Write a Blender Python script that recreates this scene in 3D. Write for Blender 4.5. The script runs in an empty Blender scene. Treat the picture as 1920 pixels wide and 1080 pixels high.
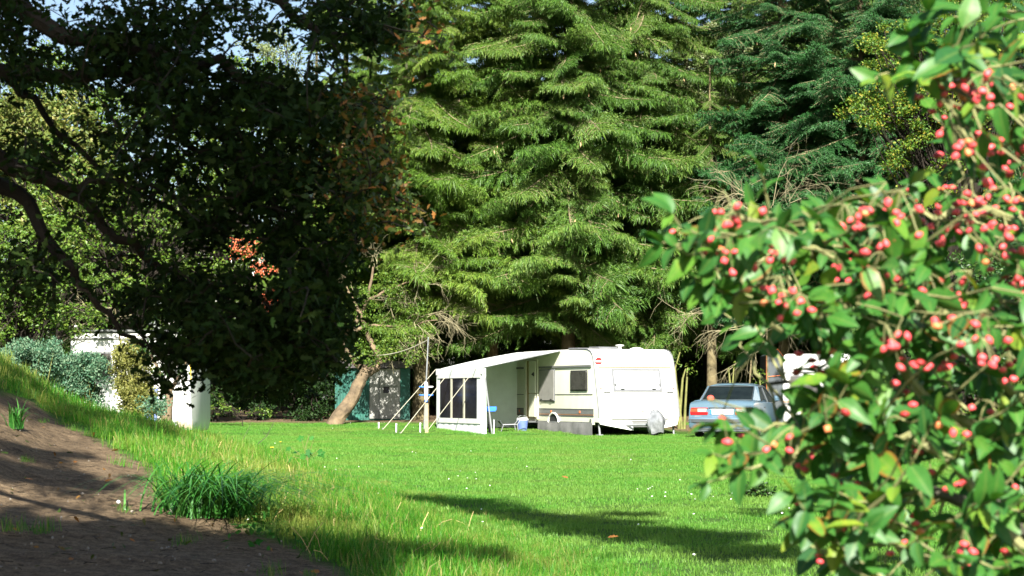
import bpy, bmesh, math, random
import numpy as np
from mathutils import Vector, Matrix, Euler

SC = bpy.context.scene
COL = SC.collection
R = math.radians
rng = np.random.default_rng(7)
random.seed(7)

# ------------------------------------------------------------------ camera
FPX = 3500.0            # focal length in photograph pixels (1920 wide)
EYE = Vector((0, 0, 1.1))
PITCH = math.atan(202 / FPX)
cam_data = bpy.data.cameras.new('camera')
cam = bpy.data.objects.new('camera', cam_data)
COL.objects.link(cam)
cam.location = EYE
cam.rotation_euler = (R(90) + PITCH, 0, 0)
cam_data.sensor_width = 36
cam_data.lens = FPX / 1920 * 36
cam_data.clip_start = 0.05
cam_data.clip_end = 900
cam_data.dof.use_dof = True
cam_data.dof.focus_distance = 48
cam_data.dof.aperture_fstop = 10.5
SC.camera = cam

# ------------------------------------------------------------------ light
SUN_EL = R(36.3)
SUN_V = Vector((-0.076, 0.997, 0)) * math.cos(SUN_EL) + Vector((0, 0, -math.sin(SUN_EL)))   # travel direction
world = bpy.data.worlds.new('World')
SC.world = world
world.use_nodes = True
wn = world.node_tree
for n in list(wn.nodes):
    wn.nodes.remove(n)
sky = wn.nodes.new('ShaderNodeTexSky')
sky.sky_type = 'NISHITA'
sky.sun_disc = False
sky.sun_elevation = SUN_EL
sky.sun_rotation = R(175.6)
sky.air_density = 1.0
sky.dust_density = 1.5
bg = wn.nodes.new('ShaderNodeBackground')
bg.inputs['Strength'].default_value = 0.05
wo = wn.nodes.new('ShaderNodeOutputWorld')
wn.links.new(sky.outputs[0], bg.inputs['Color'])
wn.links.new(bg.outputs[0], wo.inputs['Surface'])
sun_data = bpy.data.lights.new('sun', 'SUN')
sun_data.energy = 5.0
sun_data.angle = R(0.53)
sun_data.color = (1.0, 0.955, 0.87)
sun = bpy.data.objects.new('sun', sun_data)
COL.objects.link(sun)
sun.rotation_euler = SUN_V.to_track_quat('-Z', 'Y').to_euler()
sun.location = (0, -20, 30)
SC.view_settings.view_transform = 'Standard'
SC.view_settings.look = 'None'
SC.view_settings.exposure = 1.92
SC.view_settings.gamma = 1.0
SC.render.film_transparent = False
try:
    SC.cycles.max_bounces = 6
    SC.cycles.diffuse_bounces = 3
    SC.cycles.glossy_bounces = 2
    SC.cycles.transmission_bounces = 3
    SC.cycles.transparent_max_bounces = 6
    SC.cycles.use_denoising = True
    SC.cycles.sample_clamp_indirect = 4
except Exception:
    pass


def at(px, py, Y):
    """the point at distance Y along the ray through photograph pixel (px, py)"""
    c, s = math.cos(PITCH), math.sin(PITCH)
    u, v = (px - 960) / FPX, (540 - py) / FPX
    dy, dz = c - v * s, s + v * c
    k = Y / dy
    return Vector((u * k, Y, EYE.z + dz * k))


# ------------------------------------------------------------------ object helpers
def tag(o, label=None, cat=None, group=None, kind=None):
    if label: o['label'] = label
    if cat: o['category'] = cat
    if group: o['group'] = group
    if kind: o['kind'] = kind
    return o


def empty(name, loc=(0, 0, 0), rz=0.0, label=None, cat=None, group=None):
    o = bpy.data.objects.new(name, None)
    COL.objects.link(o)
    o.location = loc
    o.rotation_euler = (0, 0, rz)
    o.empty_display_size = 0.2
    return tag(o, label, cat, group)


def link(name, me, parent=None, loc=(0, 0, 0), rot=(0, 0, 0), scale=1.0):
    o = bpy.data.objects.new(name, me)
    COL.objects.link(o)
    o.parent = parent
    o.location = loc
    o.rotation_euler = rot
    o.scale = (scale, scale, scale) if not hasattr(scale, '__len__') else scale
    return o


class MB:
    """collects shapes; build() links them as one mesh object"""
    def __init__(self):
        self.v, self.f, self.m = [], [], []

    def add(self, vs, fs, mi=0):
        b = len(self.v)
        self.v += [tuple(p) for p in vs]
        self.f += [tuple(b + i for i in f) for f in fs]
        self.m += [mi] * len(fs)
        return self

    def box(self, x0, x1, y0, y1, z0, z1, mi=0):
        vs = [(x0, y0, z0), (x1, y0, z0), (x1, y1, z0), (x0, y1, z0), (x0, y0, z1), (x1, y0, z1), (x1, y1, z1), (x0, y1, z1)]
        return self.add(vs, [(0, 3, 2, 1), (4, 5, 6, 7), (0, 1, 5, 4), (1, 2, 6, 5), (2, 3, 7, 6), (3, 0, 4, 7)], mi)

    def tube(self, pts, rad, n=6, mi=0, caps=True):
        pts = [Vector(p) for p in pts]
        if not hasattr(rad, '__len__'): rad = [rad] * len(pts)
        vs, fs = [], []
        ref = None
        for i, p in enumerate(pts):
            d = (pts[min(i + 1, len(pts) - 1)] - pts[max(i - 1, 0)])
            d = d.normalized() if d.length > 1e-9 else Vector((0, 0, 1))
            if ref is None: ref = Vector((0, 0, 1)) if abs(d.z) < 0.9 else Vector((1, 0, 0))
            a = d.cross(ref).normalized()
            b = d.cross(a).normalized()
            ref = -b if False else ref
            for k in range(n):
                t = 2 * math.pi * k / n
                vs.append(p + (a * math.cos(t) + b * math.sin(t)) * rad[i])
        for i in range(len(pts) - 1):
            for k in range(n):
                k2 = (k + 1) % n
                fs.append((i * n + k, i * n + k2, (i + 1) * n + k2, (i + 1) * n + k))
        if caps:
            fs.append(tuple(range(n)))
            fs.append(tuple((len(pts) - 1) * n + k for k in reversed(range(n))))
        return self.add(vs, fs, mi)

    def lathe(self, prof, n=16, c=(0, 0, 0), mi=0):
        vs, fs = [], []
        for r, z in prof:
            for k in range(n):
                t = 2 * math.pi * k / n
                vs.append((c[0] + r * math.cos(t), c[1] + r * math.sin(t), c[2] + z))
        for i in range(len(prof) - 1):
            for k in range(n):
                k2 = (k + 1) % n
                fs.append((i * n + k, i * n + k2, (i + 1) * n + k2, (i + 1) * n + k))
        fs.append(tuple(reversed(range(n))))
        fs.append(tuple((len(prof) - 1) * n + k for k in range(n)))
        return self.add(vs, fs, mi)

    def prism(self, poly, axis, a, b, mi=0):
        """polygon in the two other axes, extruded from a to b along axis ('x','y','z')"""
        def mk(p, t):
            return {'x': (t, p[0], p[1]), 'y': (p[0], t, p[1]), 'z': (p[0], p[1], t)}[axis]
        n = len(poly)
        vs = [mk(p, a) for p in poly] + [mk(p, b) for p in poly]
        fs = [tuple(range(n)), tuple(reversed(range(n, 2 * n)))]
        fs += [(i, i + n, (i + 1) % n + n, (i + 1) % n) for i in range(n)]
        return self.add(vs, fs, mi)

    def grid(self, P, mi=0, thick=0.0):
        """P: rows of points"""
        r, c = len(P), len(P[0])
        vs = [Vector(p) for row in P for p in row]
        fs = [(i * c + j, i * c + j + 1, (i + 1) * c + j + 1, (i + 1) * c + j) for i in range(r - 1) for j in range(c - 1)]
        return self.add(vs, fs, mi)

    def build(self, name, mats, parent=None, smooth=False, bevel=0.0, solid=0.0, seg=2, loc=(0, 0, 0)):
        me = bpy.data.meshes.new(name)
        me.from_pydata(self.v, [], self.f)
        for m in (mats if isinstance(mats, (list, tuple)) else [mats]): me.materials.append(m)
        me.polygons.foreach_set('material_index', self.m)
        bm = bmesh.new()
        bm.from_mesh(me)
        bmesh.ops.recalc_face_normals(bm, faces=bm.faces)
        if solid:
            bmesh.ops.solidify(bm, geom=bm.faces[:], thickness=solid)
        if bevel:
            es = [e for e in bm.edges if len(e.link_faces) == 2 and e.calc_face_angle(0) > 0.5]
            bmesh.ops.bevel(bm, geom=es, offset=bevel, segments=seg, affect='EDGES', profile=0.5, clamp_overlap=True)
        if smooth:
            for f in bm.faces: f.smooth = True
        bm.to_mesh(me)
        bm.free()
        if smooth:
            try: me.set_sharp_from_angle(angle=R(40))
            except Exception: pass
        return link(name, me, parent, loc)


def np_mesh(name, V, F, mats, attrs=None, mi=None, smooth=False):
    """mesh from arrays; F is (m,3) or (m,4)"""
    V = np.asarray(V, np.float32); F = np.asarray(F, np.int32)
    me = bpy.data.meshes.new(name)
    me.vertices.add(len(V)); me.vertices.foreach_set('co', V.ravel())
    k = F.shape[1]
    me.loops.add(F.size); me.loops.foreach_set('vertex_index', F.ravel())
    me.polygons.add(len(F))
    me.polygons.foreach_set('loop_start', np.arange(0, F.size, k, dtype=np.int32))
    me.polygons.foreach_set('loop_total', np.full(len(F), k, np.int32))
    if mi is not None: me.polygons.foreach_set('material_index', np.asarray(mi, np.int32))
    me.polygons.foreach_set('use_smooth', np.full(len(F), smooth, bool))
    for m in (mats if isinstance(mats, (list, tuple)) else [mats]): me.materials.append(m)
    for an, av in (attrs or {}).items():
        a = me.attributes.new(an, 'FLOAT', 'POINT'); a.data.foreach_set('value', np.asarray(av, np.float32))
    me.update()
    me.validate()
    return me


# ------------------------------------------------------------------ materials
def nodes_of(name):
    m = bpy.data.materials.new(name)
    m.use_nodes = True
    t = m.node_tree
    for n in list(t.nodes): t.nodes.remove(n)
    out = t.nodes.new('ShaderNodeOutputMaterial')
    return m, t, out


def ramp(t, stops, fac):
    r = t.nodes.new('ShaderNodeValToRGB')
    while len(r.color_ramp.elements) < len(stops): r.color_ramp.elements.new(0.5)
    for e, (p, c) in zip(r.color_ramp.elements, stops):
        e.position = p; e.color = (*c, 1)
    if fac is not None: t.links.new(fac, r.inputs['Fac'])
    return r


def noise(t, scale, detail=4, rough=0.6, coord='Object'):
    tc = t.nodes.new('ShaderNodeTexCoord')
    n = t.nodes.new('ShaderNodeTexNoise')
    n.inputs['Scale'].default_value = scale
    n.inputs['Detail'].default_value = detail
    n.inputs['Roughness'].default_value = rough
    if coord == 'World':
        g = t.nodes.new('ShaderNodeNewGeometry')
        t.links.new(g.outputs['Position'], n.inputs['Vector'])
    else:
        t.links.new(tc.outputs[coord], n.inputs['Vector'])
    return n


def paint(name, col, rough=0.5, var=0.12, scale=3.0, bump=0.0, metal=0.0, spec=0.5, bscale=60, dirt=None, coat=0.0):
    m, t, out = nodes_of(name)
    p = t.nodes.new('ShaderNodeBsdfPrincipled')
    n = noise(t, scale, 5, 0.65)
    lo = tuple(c * (1 - var) for c in col)
    hi = tuple(min(1, c * (1 + var)) for c in col)
    st = [(0.35, lo), (0.65, hi)] if dirt is None else [(0.25, dirt), (0.42, lo), (0.7, hi)]
    r = ramp(t, st, n.outputs['Fac'])
    t.links.new(r.outputs['Color'], p.inputs['Base Color'])
    p.inputs['Roughness'].default_value = rough
    p.inputs['Metallic'].default_value = metal
    p.inputs['Specular IOR Level'].default_value = spec
    p.inputs['Coat Weight'].default_value = coat
    if bump:
        b = t.nodes.new('ShaderNodeBump')
        n2 = noise(t, bscale, 4, 0.6)
        b.inputs['Strength'].default_value = bump
        b.inputs['Distance'].default_value = 0.02
        t.links.new(n2.outputs['Fac'], b.inputs['Height'])
        t.links.new(b.outputs['Normal'], p.inputs['Normal'])
    t.links.new(p.outputs[0], out.inputs['Surface'])
    return m


def leafy(name, stops, transl=0.35, rough=0.45, spec=0.35, objvar=0.25, edge=None, world_tint=None, mottle=0.0):
    """leaf material: colour by the per-leaf attribute 'rnd'; part of the light passes through"""
    m, t, out = nodes_of(name)
    a = t.nodes.new('ShaderNodeAttribute'); a.attribute_name = 'rnd'
    oi = t.nodes.new('ShaderNodeObjectInfo')
    mix0 = t.nodes.new('ShaderNodeMath'); mix0.operation = 'MULTIPLY_ADD'
    t.links.new(oi.outputs['Random'], mix0.inputs[0]); mix0.inputs[1].default_value = objvar; 
    sub = t.nodes.new('ShaderNodeMath'); sub.operation = 'SUBTRACT'
    t.links.new(a.outputs['Fac'], sub.inputs[0]); sub.inputs[1].default_value = objvar * 0.5
    t.links.new(sub.outputs[0], mix0.inputs[2])
    mix0.use_clamp = True
    fac = mix0.outputs[0]
    if mottle:
        nz = noise(t, 3.0 if edge is not None else 30.0, 5, 0.7)
        mm = t.nodes.new('ShaderNodeMath'); mm.operation = 'MULTIPLY_ADD'; mm.inputs[1].default_value = mottle; mm.inputs[2].default_value = -mottle * 0.5
        t.links.new(nz.outputs['Fac'], mm.inputs[0])
        ma = t.nodes.new('ShaderNodeMath'); ma.operation = 'ADD'; ma.use_clamp = True
        t.links.new(fac, ma.inputs[0]); t.links.new(mm.outputs[0], ma.inputs[1])
        fac = ma.outputs[0]
    r = ramp(t, stops, fac)
    col = r.outputs['Color']
    if world_tint is not None:
        sc, c2, lo, hi = world_tint
        n = noise(t, sc, 4, 0.6, 'World')
        mr = t.nodes.new('ShaderNodeMapRange')
        mr.inputs['From Min'].default_value = lo; mr.inputs['From Max'].default_value = hi
        t.links.new(n.outputs['Fac'], mr.inputs['Value'])
        mx = t.nodes.new('ShaderNodeMix'); mx.data_type = 'RGBA'
        t.links.new(mr.outputs[0], mx.inputs[0]); t.links.new(col, mx.inputs[6]); mx.inputs[7].default_value = (*c2, 1)
        col = mx.outputs[2]
    if edge is not None:
        e = t.nodes.new('ShaderNodeAttribute'); e.attribute_name = 'edge'
        ms = t.nodes.new('ShaderNodeMath'); ms.operation = 'GREATER_THAN'; ms.inputs[1].default_value = 0.80
        t.links.new(oi.outputs['Random'], ms.inputs[0])
        n = noise(t, 60, 3, 0.6)
        m1 = t.nodes.new('ShaderNodeMath'); m1.operation = 'MULTIPLY'
        t.links.new(e.outputs['Fac'], m1.inputs[0]); t.links.new(n.outputs['Fac'], m1.inputs[1])
        mr = t.nodes.new('ShaderNodeMapRange'); mr.inputs['From Min'].default_value = 0.33; mr.inputs['From Max'].default_value = 0.55
        t.links.new(m1.outputs[0], mr.inputs['Value'])
        m2 = t.nodes.new('ShaderNodeMath'); m2.operation = 'MULTIPLY'
        t.links.new(mr.outputs[0], m2.inputs[0]); t.links.new(ms.outputs[0], m2.inputs[1])
        mx = t.nodes.new('ShaderNodeMix'); mx.data_type = 'RGBA'
        t.links.new(m2.outputs[0], mx.inputs[0]); t.links.new(col, mx.inputs[6]); mx.inputs[7].default_value = (*edge, 1)
        col = mx.outputs[2]
        vn = t.nodes.new('ShaderNodeAttribute'); vn.attribute_name = 'vein'
        vr = t.nodes.new('ShaderNodeMapRange'); vr.inputs['From Min'].default_value = 0.8; vr.inputs['From Max'].default_value = 1.0
        t.links.new(vn.outputs['Fac'], vr.inputs['Value'])
        vm = t.nodes.new('ShaderNodeMath'); vm.operation = 'MULTIPLY'; vm.inputs[1].default_value = 0.35
        t.links.new(vr.outputs[0], vm.inputs[0])
        mx2 = t.nodes.new('ShaderNodeMix'); mx2.data_type = 'RGBA'
        t.links.new(vm.outputs[0], mx2.inputs[0]); t.links.new(col, mx2.inputs[6]); mx2.inputs[7].default_value = (0.16, 0.22, 0.05, 1)
        col = mx2.outputs[2]
    p = t.nodes.new('ShaderNodeBsdfPrincipled')
    p.inputs['Roughness'].default_value = rough
    p.inputs['Specular IOR Level'].default_value = spec
    t.links.new(col, p.inputs['Base Color'])
    tr = t.nodes.new('ShaderNodeBsdfTranslucent')
    br = t.nodes.new('ShaderNodeMix'); br.data_type = 'RGBA'; br.blend_type = 'MULTIPLY'; br.inputs[0].default_value = 1
    t.links.new(col, br.inputs[6]); br.inputs[7].default_value = (1.25, 1.15, 0.5, 1)
    t.links.new(br.outputs[2], tr.inputs['Color'])
    ms = t.nodes.new('ShaderNodeMixShader'); ms.inputs[0].default_value = transl
    t.links.new(p.outputs[0], ms.inputs[1]); t.links.new(tr.outputs[0], ms.inputs[2])
    t.links.new(ms.outputs[0], out.inputs['Surface'])
    return m


M = {}
M['white'] = paint('white_caravan_paint', (0.66, 0.66, 0.62), 0.4, 0.05, 2, dirt=(0.56, 0.56, 0.50))
M['cream'] = paint('cream_caravan_paint', (0.63, 0.64, 0.50), 0.45, 0.05, 2.5, dirt=(0.55, 0.56, 0.42))
M['alu'] = paint('aluminium', (0.115, 0.12, 0.125), 0.5, 0.12, 5)
M['grey'] = paint('grey_trim', (0.075, 0.08, 0.078), 0.5, 0.1, 5)
M['dark'] = paint('dark_rubber', (0.02, 0.02, 0.02), 0.6, 0.2, 6)
M['lightgrey'] = paint('light_grey_trim', (0.14, 0.145, 0.14), 0.5, 0.08, 5)
M['orange'] = paint('orange_plastic', (0.6, 0.16, 0.05), 0.4, 0.1, 6)
M['red'] = paint('red_sign_paint', (0.62, 0.03, 0.03), 0.45, 0.06, 6)
M['brownline'] = paint('tan_stripe', (0.24, 0.12, 0.06), 0.5, 0.1, 6)
M['vinyl'] = paint('white_awning_vinyl', (0.60, 0.63, 0.61), 0.6, 0.06, 3, bump=0.1, bscale=14)
M['vinylgrey'] = paint('grey_green_awning_cloth', (0.58, 0.68, 0.60), 0.7, 0.06, 2.5, bump=0.25, bscale=5)
M['blinds'] = paint('silver_window_blind', (0.58, 0.60, 0.64), 0.35, 0.1, 6, bump=0.15, bscale=8)
M['strap'] = paint('cream_webbing', (0.40, 0.38, 0.29), 0.8, 0.1, 20)
M['wood'] = paint('weathered_wood', (0.30, 0.24, 0.14), 0.8, 0.25, 9, bump=0.3)
M['beige'] = paint('beige_door_lining', (0.36, 0.27, 0.10), 0.6, 0.12, 6)
M['skirt'] = paint('grey_ground_skirt', (0.15, 0.15, 0.145), 0.85, 0.12, 4, bump=0.25, bscale=9)
M['silver'] = paint('silver_cover_foil', (0.20, 0.21, 0.22), 0.4, 0.3, 7, bump=0.6, bscale=10, metal=0.3)
M['bluepl'] = paint('blue_plastic', (0.03, 0.16, 0.62), 0.4, 0.1, 8)
M['bluegrey'] = paint('blue_grey_plastic', (0.10, 0.15, 0.36), 0.45, 0.1, 8)
M['plasticwhite'] = paint('white_plastic', (0.75, 0.77, 0.78), 0.4, 0.05, 8)
M['steel'] = paint('galvanised_steel', (0.17, 0.18, 0.185), 0.5, 0.12, 9)
M['greenmetal'] = paint('green_painted_metal', (0.006, 0.090, 0.064), 0.6, 0.25, 2.2, dirt=(0.012, 0.06, 0.04))
M['greydoor'] = paint('off_white_shed_door', (0.26, 0.26, 0.235), 0.7, 0.12, 4, dirt=(0.13, 0.14, 0.115))
M['carpaint'] = paint('blue_grey_car_paint', (0.080, 0.138, 0.185), 0.35, 0.05, 2, metal=0.2, coat=0.35)
M['cardark'] = paint('dark_bumper_strip', (0.04, 0.05, 0.055), 0.5, 0.1, 6)
M['lampred'] = paint('red_lamp_lens', (0.30, 0.004, 0.006), 0.3, 0.1, 20, coat=0.2)
M['lampclear'] = paint('clear_lamp_lens', (0.34, 0.29, 0.27), 0.3, 0.15, 30, coat=0.2)
M['amber'] = paint('amber_lens', (0.26, 0.05, 0.02), 0.3, 0.1, 20)
M['plate'] = paint('white_number_plate', (0.80, 0.82, 0.80), 0.4, 0.02, 8)
M['ink'] = paint('grey_plate_lettering', (0.16, 0.17, 0.17), 0.5, 0.1, 8)
M['tyre'] = paint('tyre_rubber', (0.015, 0.015, 0.016), 0.8, 0.2, 12)
M['brick'] = paint('red_cushion_cloth', (0.55, 0.06, 0.04), 0.8, 0.1, 9)
M['rooftile'] = paint('dark_roof', (0.07, 0.06, 0.06), 0.7, 0.2, 4)
M['render'] = paint('white_house_wall', (0.78, 0.78, 0.76), 0.8, 0.05, 2)
M['bark_oak'] = paint('dark_oak_bark', (0.022, 0.018, 0.014), 0.95, 0.4, 5, spec=0.15, bump=0.8, bscale=18)
M['bark_spruce'] = paint('mossy_spruce_bark', (0.105, 0.085, 0.04), 0.9, 0.45, 2.5, bump=0.8, bscale=12)
M['bark_apple'] = paint('flaky_apple_bark', (0.125, 0.09, 0.052), 0.9, 0.5, 3, bump=0.8, bscale=14)
M['bough_wood'] = paint('bough_wood', (0.15, 0.125, 0.065), 0.9, 0.3, 4)
M['deadtwig'] = paint('bare_dead_twig', (0.19, 0.17, 0.095), 0.9, 0.3, 4)
M['stem'] = paint('yellow_green_sapling_bark', (0.13, 0.135, 0.035), 0.8, 0.3, 7)
M['spindle_wood'] = paint('olive_twig_bark', (0.17, 0.17, 0.065), 0.75, 0.3, 25)
M['spindle_dark'] = paint('dark_branch_bark', (0.05, 0.045, 0.03), 0.85, 0.3, 18, bump=0.4)
M['cone'] = paint('tan_cone_scales', (0.42, 0.29, 0.15), 0.8, 0.3, 30)
M['darkglass'] = paint('dark_vinyl_window', (0.010, 0.011, 0.018), 0.2, 0.4, 3, spec=0.2)
M['carglass'] = paint('dark_car_window', (0.006, 0.009, 0.008), 0.08, 0.3, 3, spec=0.22)
M['smoked'] = paint('smoked_acrylic_window', (0.05, 0.048, 0.042), 0.14, 0.25, 4, spec=0.5)
M['greyblind'] = paint('grey_window_blind', (0.24, 0.235, 0.215), 0.3, 0.12, 4, spec=0.5)
M['stone'] = paint('pale_pebble', (0.20, 0.18, 0.15), 0.8, 0.2, 30)
M['yellow'] = paint('yellow_reflector', (0.75, 0.52, 0.03), 0.5, 0.1, 10)
M['tan'] = paint('tan_box', (0.35, 0.27, 0.2), 0.8, 0.15, 6)


def L3(a, b, c, d=None):
    st = [(0.0, a), (0.5, b), (1.0, c)]
    return st


M['spruce_y'] = leafy('yellow_green_spruce_needles', L3((0.048, 0.110, 0.009), (0.095, 0.180, 0.018), (0.175, 0.235, 0.038)), 0.22, 0.5, 0.3, 0.5)
M['spruce_g'] = leafy('green_spruce_needles', L3((0.032, 0.090, 0.010), (0.072, 0.152, 0.019), (0.15, 0.215, 0.040)), 0.2, 0.5, 0.3, 0.5)
M['fir_b'] = leafy('blue_green_fir_needles', L3((0.013, 0.060, 0.013), (0.026, 0.102, 0.024), (0.060, 0.155, 0.048)), 0.15, 0.5, 0.3, 0.3)
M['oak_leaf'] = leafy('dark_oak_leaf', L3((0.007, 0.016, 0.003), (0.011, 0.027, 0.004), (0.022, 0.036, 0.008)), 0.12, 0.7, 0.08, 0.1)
M['oak_brown'] = leafy('browning_oak_leaf', [(0.0, (0.025, 0.055, 0.008)), (0.62, (0.05, 0.08, 0.012)), (0.78, (0.15, 0.085, 0.02)), (1.0, (0.30, 0.12, 0.03))], 0.25, 0.5, 0.3, 0.1)
M['green_leaf'] = leafy('bright_green_leaf', L3((0.045, 0.100, 0.010), (0.085, 0.165, 0.018), (0.15, 0.20, 0.03)), 0.35, 0.45, 0.35, 0.2)
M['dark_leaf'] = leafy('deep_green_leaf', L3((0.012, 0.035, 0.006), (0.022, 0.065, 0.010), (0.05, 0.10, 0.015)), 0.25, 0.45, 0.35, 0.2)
M['shade_leaf'] = leafy('shade_darkened_leaf', L3((0.006, 0.017, 0.004), (0.010, 0.028, 0.005), (0.022, 0.05, 0.009)), 0.12, 0.6, 0.15, 0.2)  # leaf colour darkened to stand for the deep shade behind the lawn
M['yellow_leaf'] = leafy('yellow_green_leaf', [(0.0, (0.03, 0.09, 0.008)), (0.55, (0.075, 0.15, 0.014)), (0.85, (0.18, 0.21, 0.02)), (1.0, (0.30, 0.21, 0.03))], 0.3, 0.5, 0.3, 0.2)
M['pale_leaf'] = leafy('pale_birch_leaf', L3((0.09, 0.13, 0.04), (0.16, 0.20, 0.08), (0.24, 0.27, 0.13)), 0.3, 0.4, 0.5, 0.2)
M['silver_leaf'] = leafy('silver_green_leaf', L3((0.030, 0.090, 0.048), (0.065, 0.145, 0.080), (0.15, 0.22, 0.13)), 0.2, 0.5, 0.3, 0.2)
M['olive_leaf'] = leafy('olive_green_leaf', L3((0.08, 0.095, 0.02), (0.15, 0.16, 0.035), (0.23, 0.22, 0.06)), 0.25, 0.5, 0.3, 0.2)
M['rowan_berry'] = paint('orange_red_berry', (0.60, 0.14, 0.06), 0.5, 0.2, 40)
M['gold_conifer'] = leafy('golden_conifer_needles', L3((0.05, 0.085, 0.014), (0.11, 0.14, 0.028), (0.22, 0.20, 0.06)), 0.25, 0.5, 0.3, 0.3)
M['grass'] = leafy('lawn_grass_blade', L3((0.042, 0.158, 0.014), (0.080, 0.245, 0.027), (0.15, 0.30, 0.05)), 0.4, 0.5, 0.25, 0.25, world_tint=(0.45, (0.15, 0.245, 0.045), 0.42, 0.72))
M['bankgrass'] = leafy('bank_grass_blade', [(0.0, (0.025, 0.14, 0.008)), (0.6, (0.06, 0.23, 0.012)), (0.88, (0.14, 0.26, 0.03)), (1.0, (0.32, 0.28, 0.10))], 0.4, 0.5, 0.25, 0.3, world_tint=(0.8, (0.24, 0.25, 0.055), 0.52, 0.70))
M['tuftgrass'] = leafy('deep_green_tuft_blade', L3((0.018, 0.090, 0.012), (0.035, 0.16, 0.022), (0.09, 0.24, 0.05)), 0.3, 0.4, 0.35, 0.1)
M['daisy'] = paint('white_daisy_petal', (0.8, 0.8, 0.75), 0.6, 0.05, 10)
M['spindle_leaf'] = leafy('spindle_leaf', [(0.0, (0.018, 0.080, 0.020)), (0.5, (0.040, 0.140, 0.020)), (0.8, (0.080, 0.190, 0.020)), (1.0, (0.20, 0.25, 0.025))], 0.32, 0.45, 0.32, 0.0, edge=(0.30, 0.07, 0.02), mottle=0.6)
M['berry_pink'] = paint('pink_red_spindle_fruit', (0.66, 0.075, 0.085), 0.45, 0.18, 60)
M['berry_orange'] = paint('orange_spindle_fruit', (0.62, 0.20, 0.07), 0.5, 0.18, 60)
M['berry_dark'] = paint('dark_red_spindle_fruit', (0.30, 0.025, 0.025), 0.5, 0.18, 60)
M['weed_leaf'] = leafy('weed_leaf', L3((0.015, 0.09, 0.015), (0.03, 0.14, 0.02), (0.06, 0.19, 0.03)), 0.3, 0.6, 0.15, 0.2)
M['straw'] = paint('dry_straw', (0.42, 0.30, 0.13), 0.8, 0.2, 30)


# ground: one material, steered by the 'dirt' attribute of the terrain
def ground_mat():
    m, t, out = nodes_of('lawn_and_soil')
    a = t.nodes.new('ShaderNodeAttribute'); a.attribute_name = 'dirt'
    n1 = noise(t, 1.1, 6, 0.65, 'World'); n2 = noise(t, 14, 6, 0.7, 'World'); n3 = noise(t, 70, 4, 0.7, 'World')
    g = ramp(t, [(0.3, (0.03, 0.075, 0.010)), (0.7, (0.06, 0.12, 0.018))], n1.outputs['Fac'])
    s = ramp(t, [(0.30, (0.045, 0.031, 0.018)), (0.45, (0.120, 0.085, 0.050)), (0.7, (0.22, 0.160, 0.098))], n2.outputs['Fac'])
    s2 = ramp(t, [(0.36, (0.45, 0.42, 0.40)), (0.5, (1, 1, 1)), (0.72, (1.2, 1.18, 1.12))], n3.outputs['Fac'])
    ml = t.nodes.new('ShaderNodeMix'); ml.data_type = 'RGBA'; ml.blend_type = 'MULTIPLY'; ml.inputs[0].default_value = 1
    t.links.new(s.outputs[0], ml.inputs[6]); t.links.new(s2.outputs[0], ml.inputs[7])
    ad = t.nodes.new('ShaderNodeMath'); ad.operation = 'ADD'
    sb = t.nodes.new('ShaderNodeMath'); sb.operation = 'MULTIPLY_ADD'; sb.inputs[1].default_value = 0.6; sb.inputs[2].default_value = -0.3
    t.links.new(n2.outputs['Fac'], sb.inputs[0])
    t.links.new(a.outputs['Fac'], ad.inputs[0]); t.links.new(sb.outputs[0], ad.inputs[1])
    mr = t.nodes.new('ShaderNodeMapRange'); mr.inputs['From Min'].default_value = 0.35; mr.inputs['From Max'].default_value = 0.65
    t.links.new(ad.outputs[0], mr.inputs['Value'])
    mx = t.nodes.new('ShaderNodeMix'); mx.data_type = 'RGBA'
    t.links.new(mr.outputs[0], mx.inputs[0]); t.links.new(g.outputs[0], mx.inputs[6]); t.links.new(ml.outputs[2], mx.inputs[7])
    p = t.nodes.new('ShaderNodeBsdfPrincipled'); p.inputs['Roughness'].default_value = 0.95; p.inputs['Specular IOR Level'].default_value = 0.15
    t.links.new(mx.outputs[2], p.inputs['Base Color'])
    b = t.nodes.new('ShaderNodeBump'); b.inputs['Strength'].default_value = 0.8; b.inputs['Distance'].default_value = 0.06
    sm = t.nodes.new('ShaderNodeMath'); sm.operation = 'MULTIPLY_ADD'; sm.inputs[1].default_value = 0.4
    t.links.new(n3.outputs['Fac'], sm.inputs[0]); t.links.new(n2.outputs['Fac'], sm.inputs[2])
    t.links.new(sm.outputs[0], b.inputs['Height']); t.links.new(b.outputs[0], p.inputs['Normal'])
    t.links.new(p.outputs[0], out.inputs['Surface'])
    return m


M['ground'] = ground_mat()


# ------------------------------------------------------------------ terrain
def sm(a, b, x):
    t = np.clip((np.asarray(x, float) - a) / (b - a), 0, 1)
    return t * t * (3 - 2 * t)


def fbm(x, y, f0=1.0, octs=4, seed=1):
    g = np.random.default_rng(seed)
    out = np.zeros_like(np.asarray(x, float))
    amp = 1.0
    for o in range(octs):
        for _ in range(4):
            th, ph = g.uniform(0, 2 * np.pi), g.uniform(0, 2 * np.pi)
            k = f0 * 2 ** o * g.uniform(0.7, 1.4)
            out = out + amp * 0.25 * np.sin(k * (x * np.cos(th) + y * np.sin(th)) * 2 * np.pi + ph)
        amp *= 0.5
    return out


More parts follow.
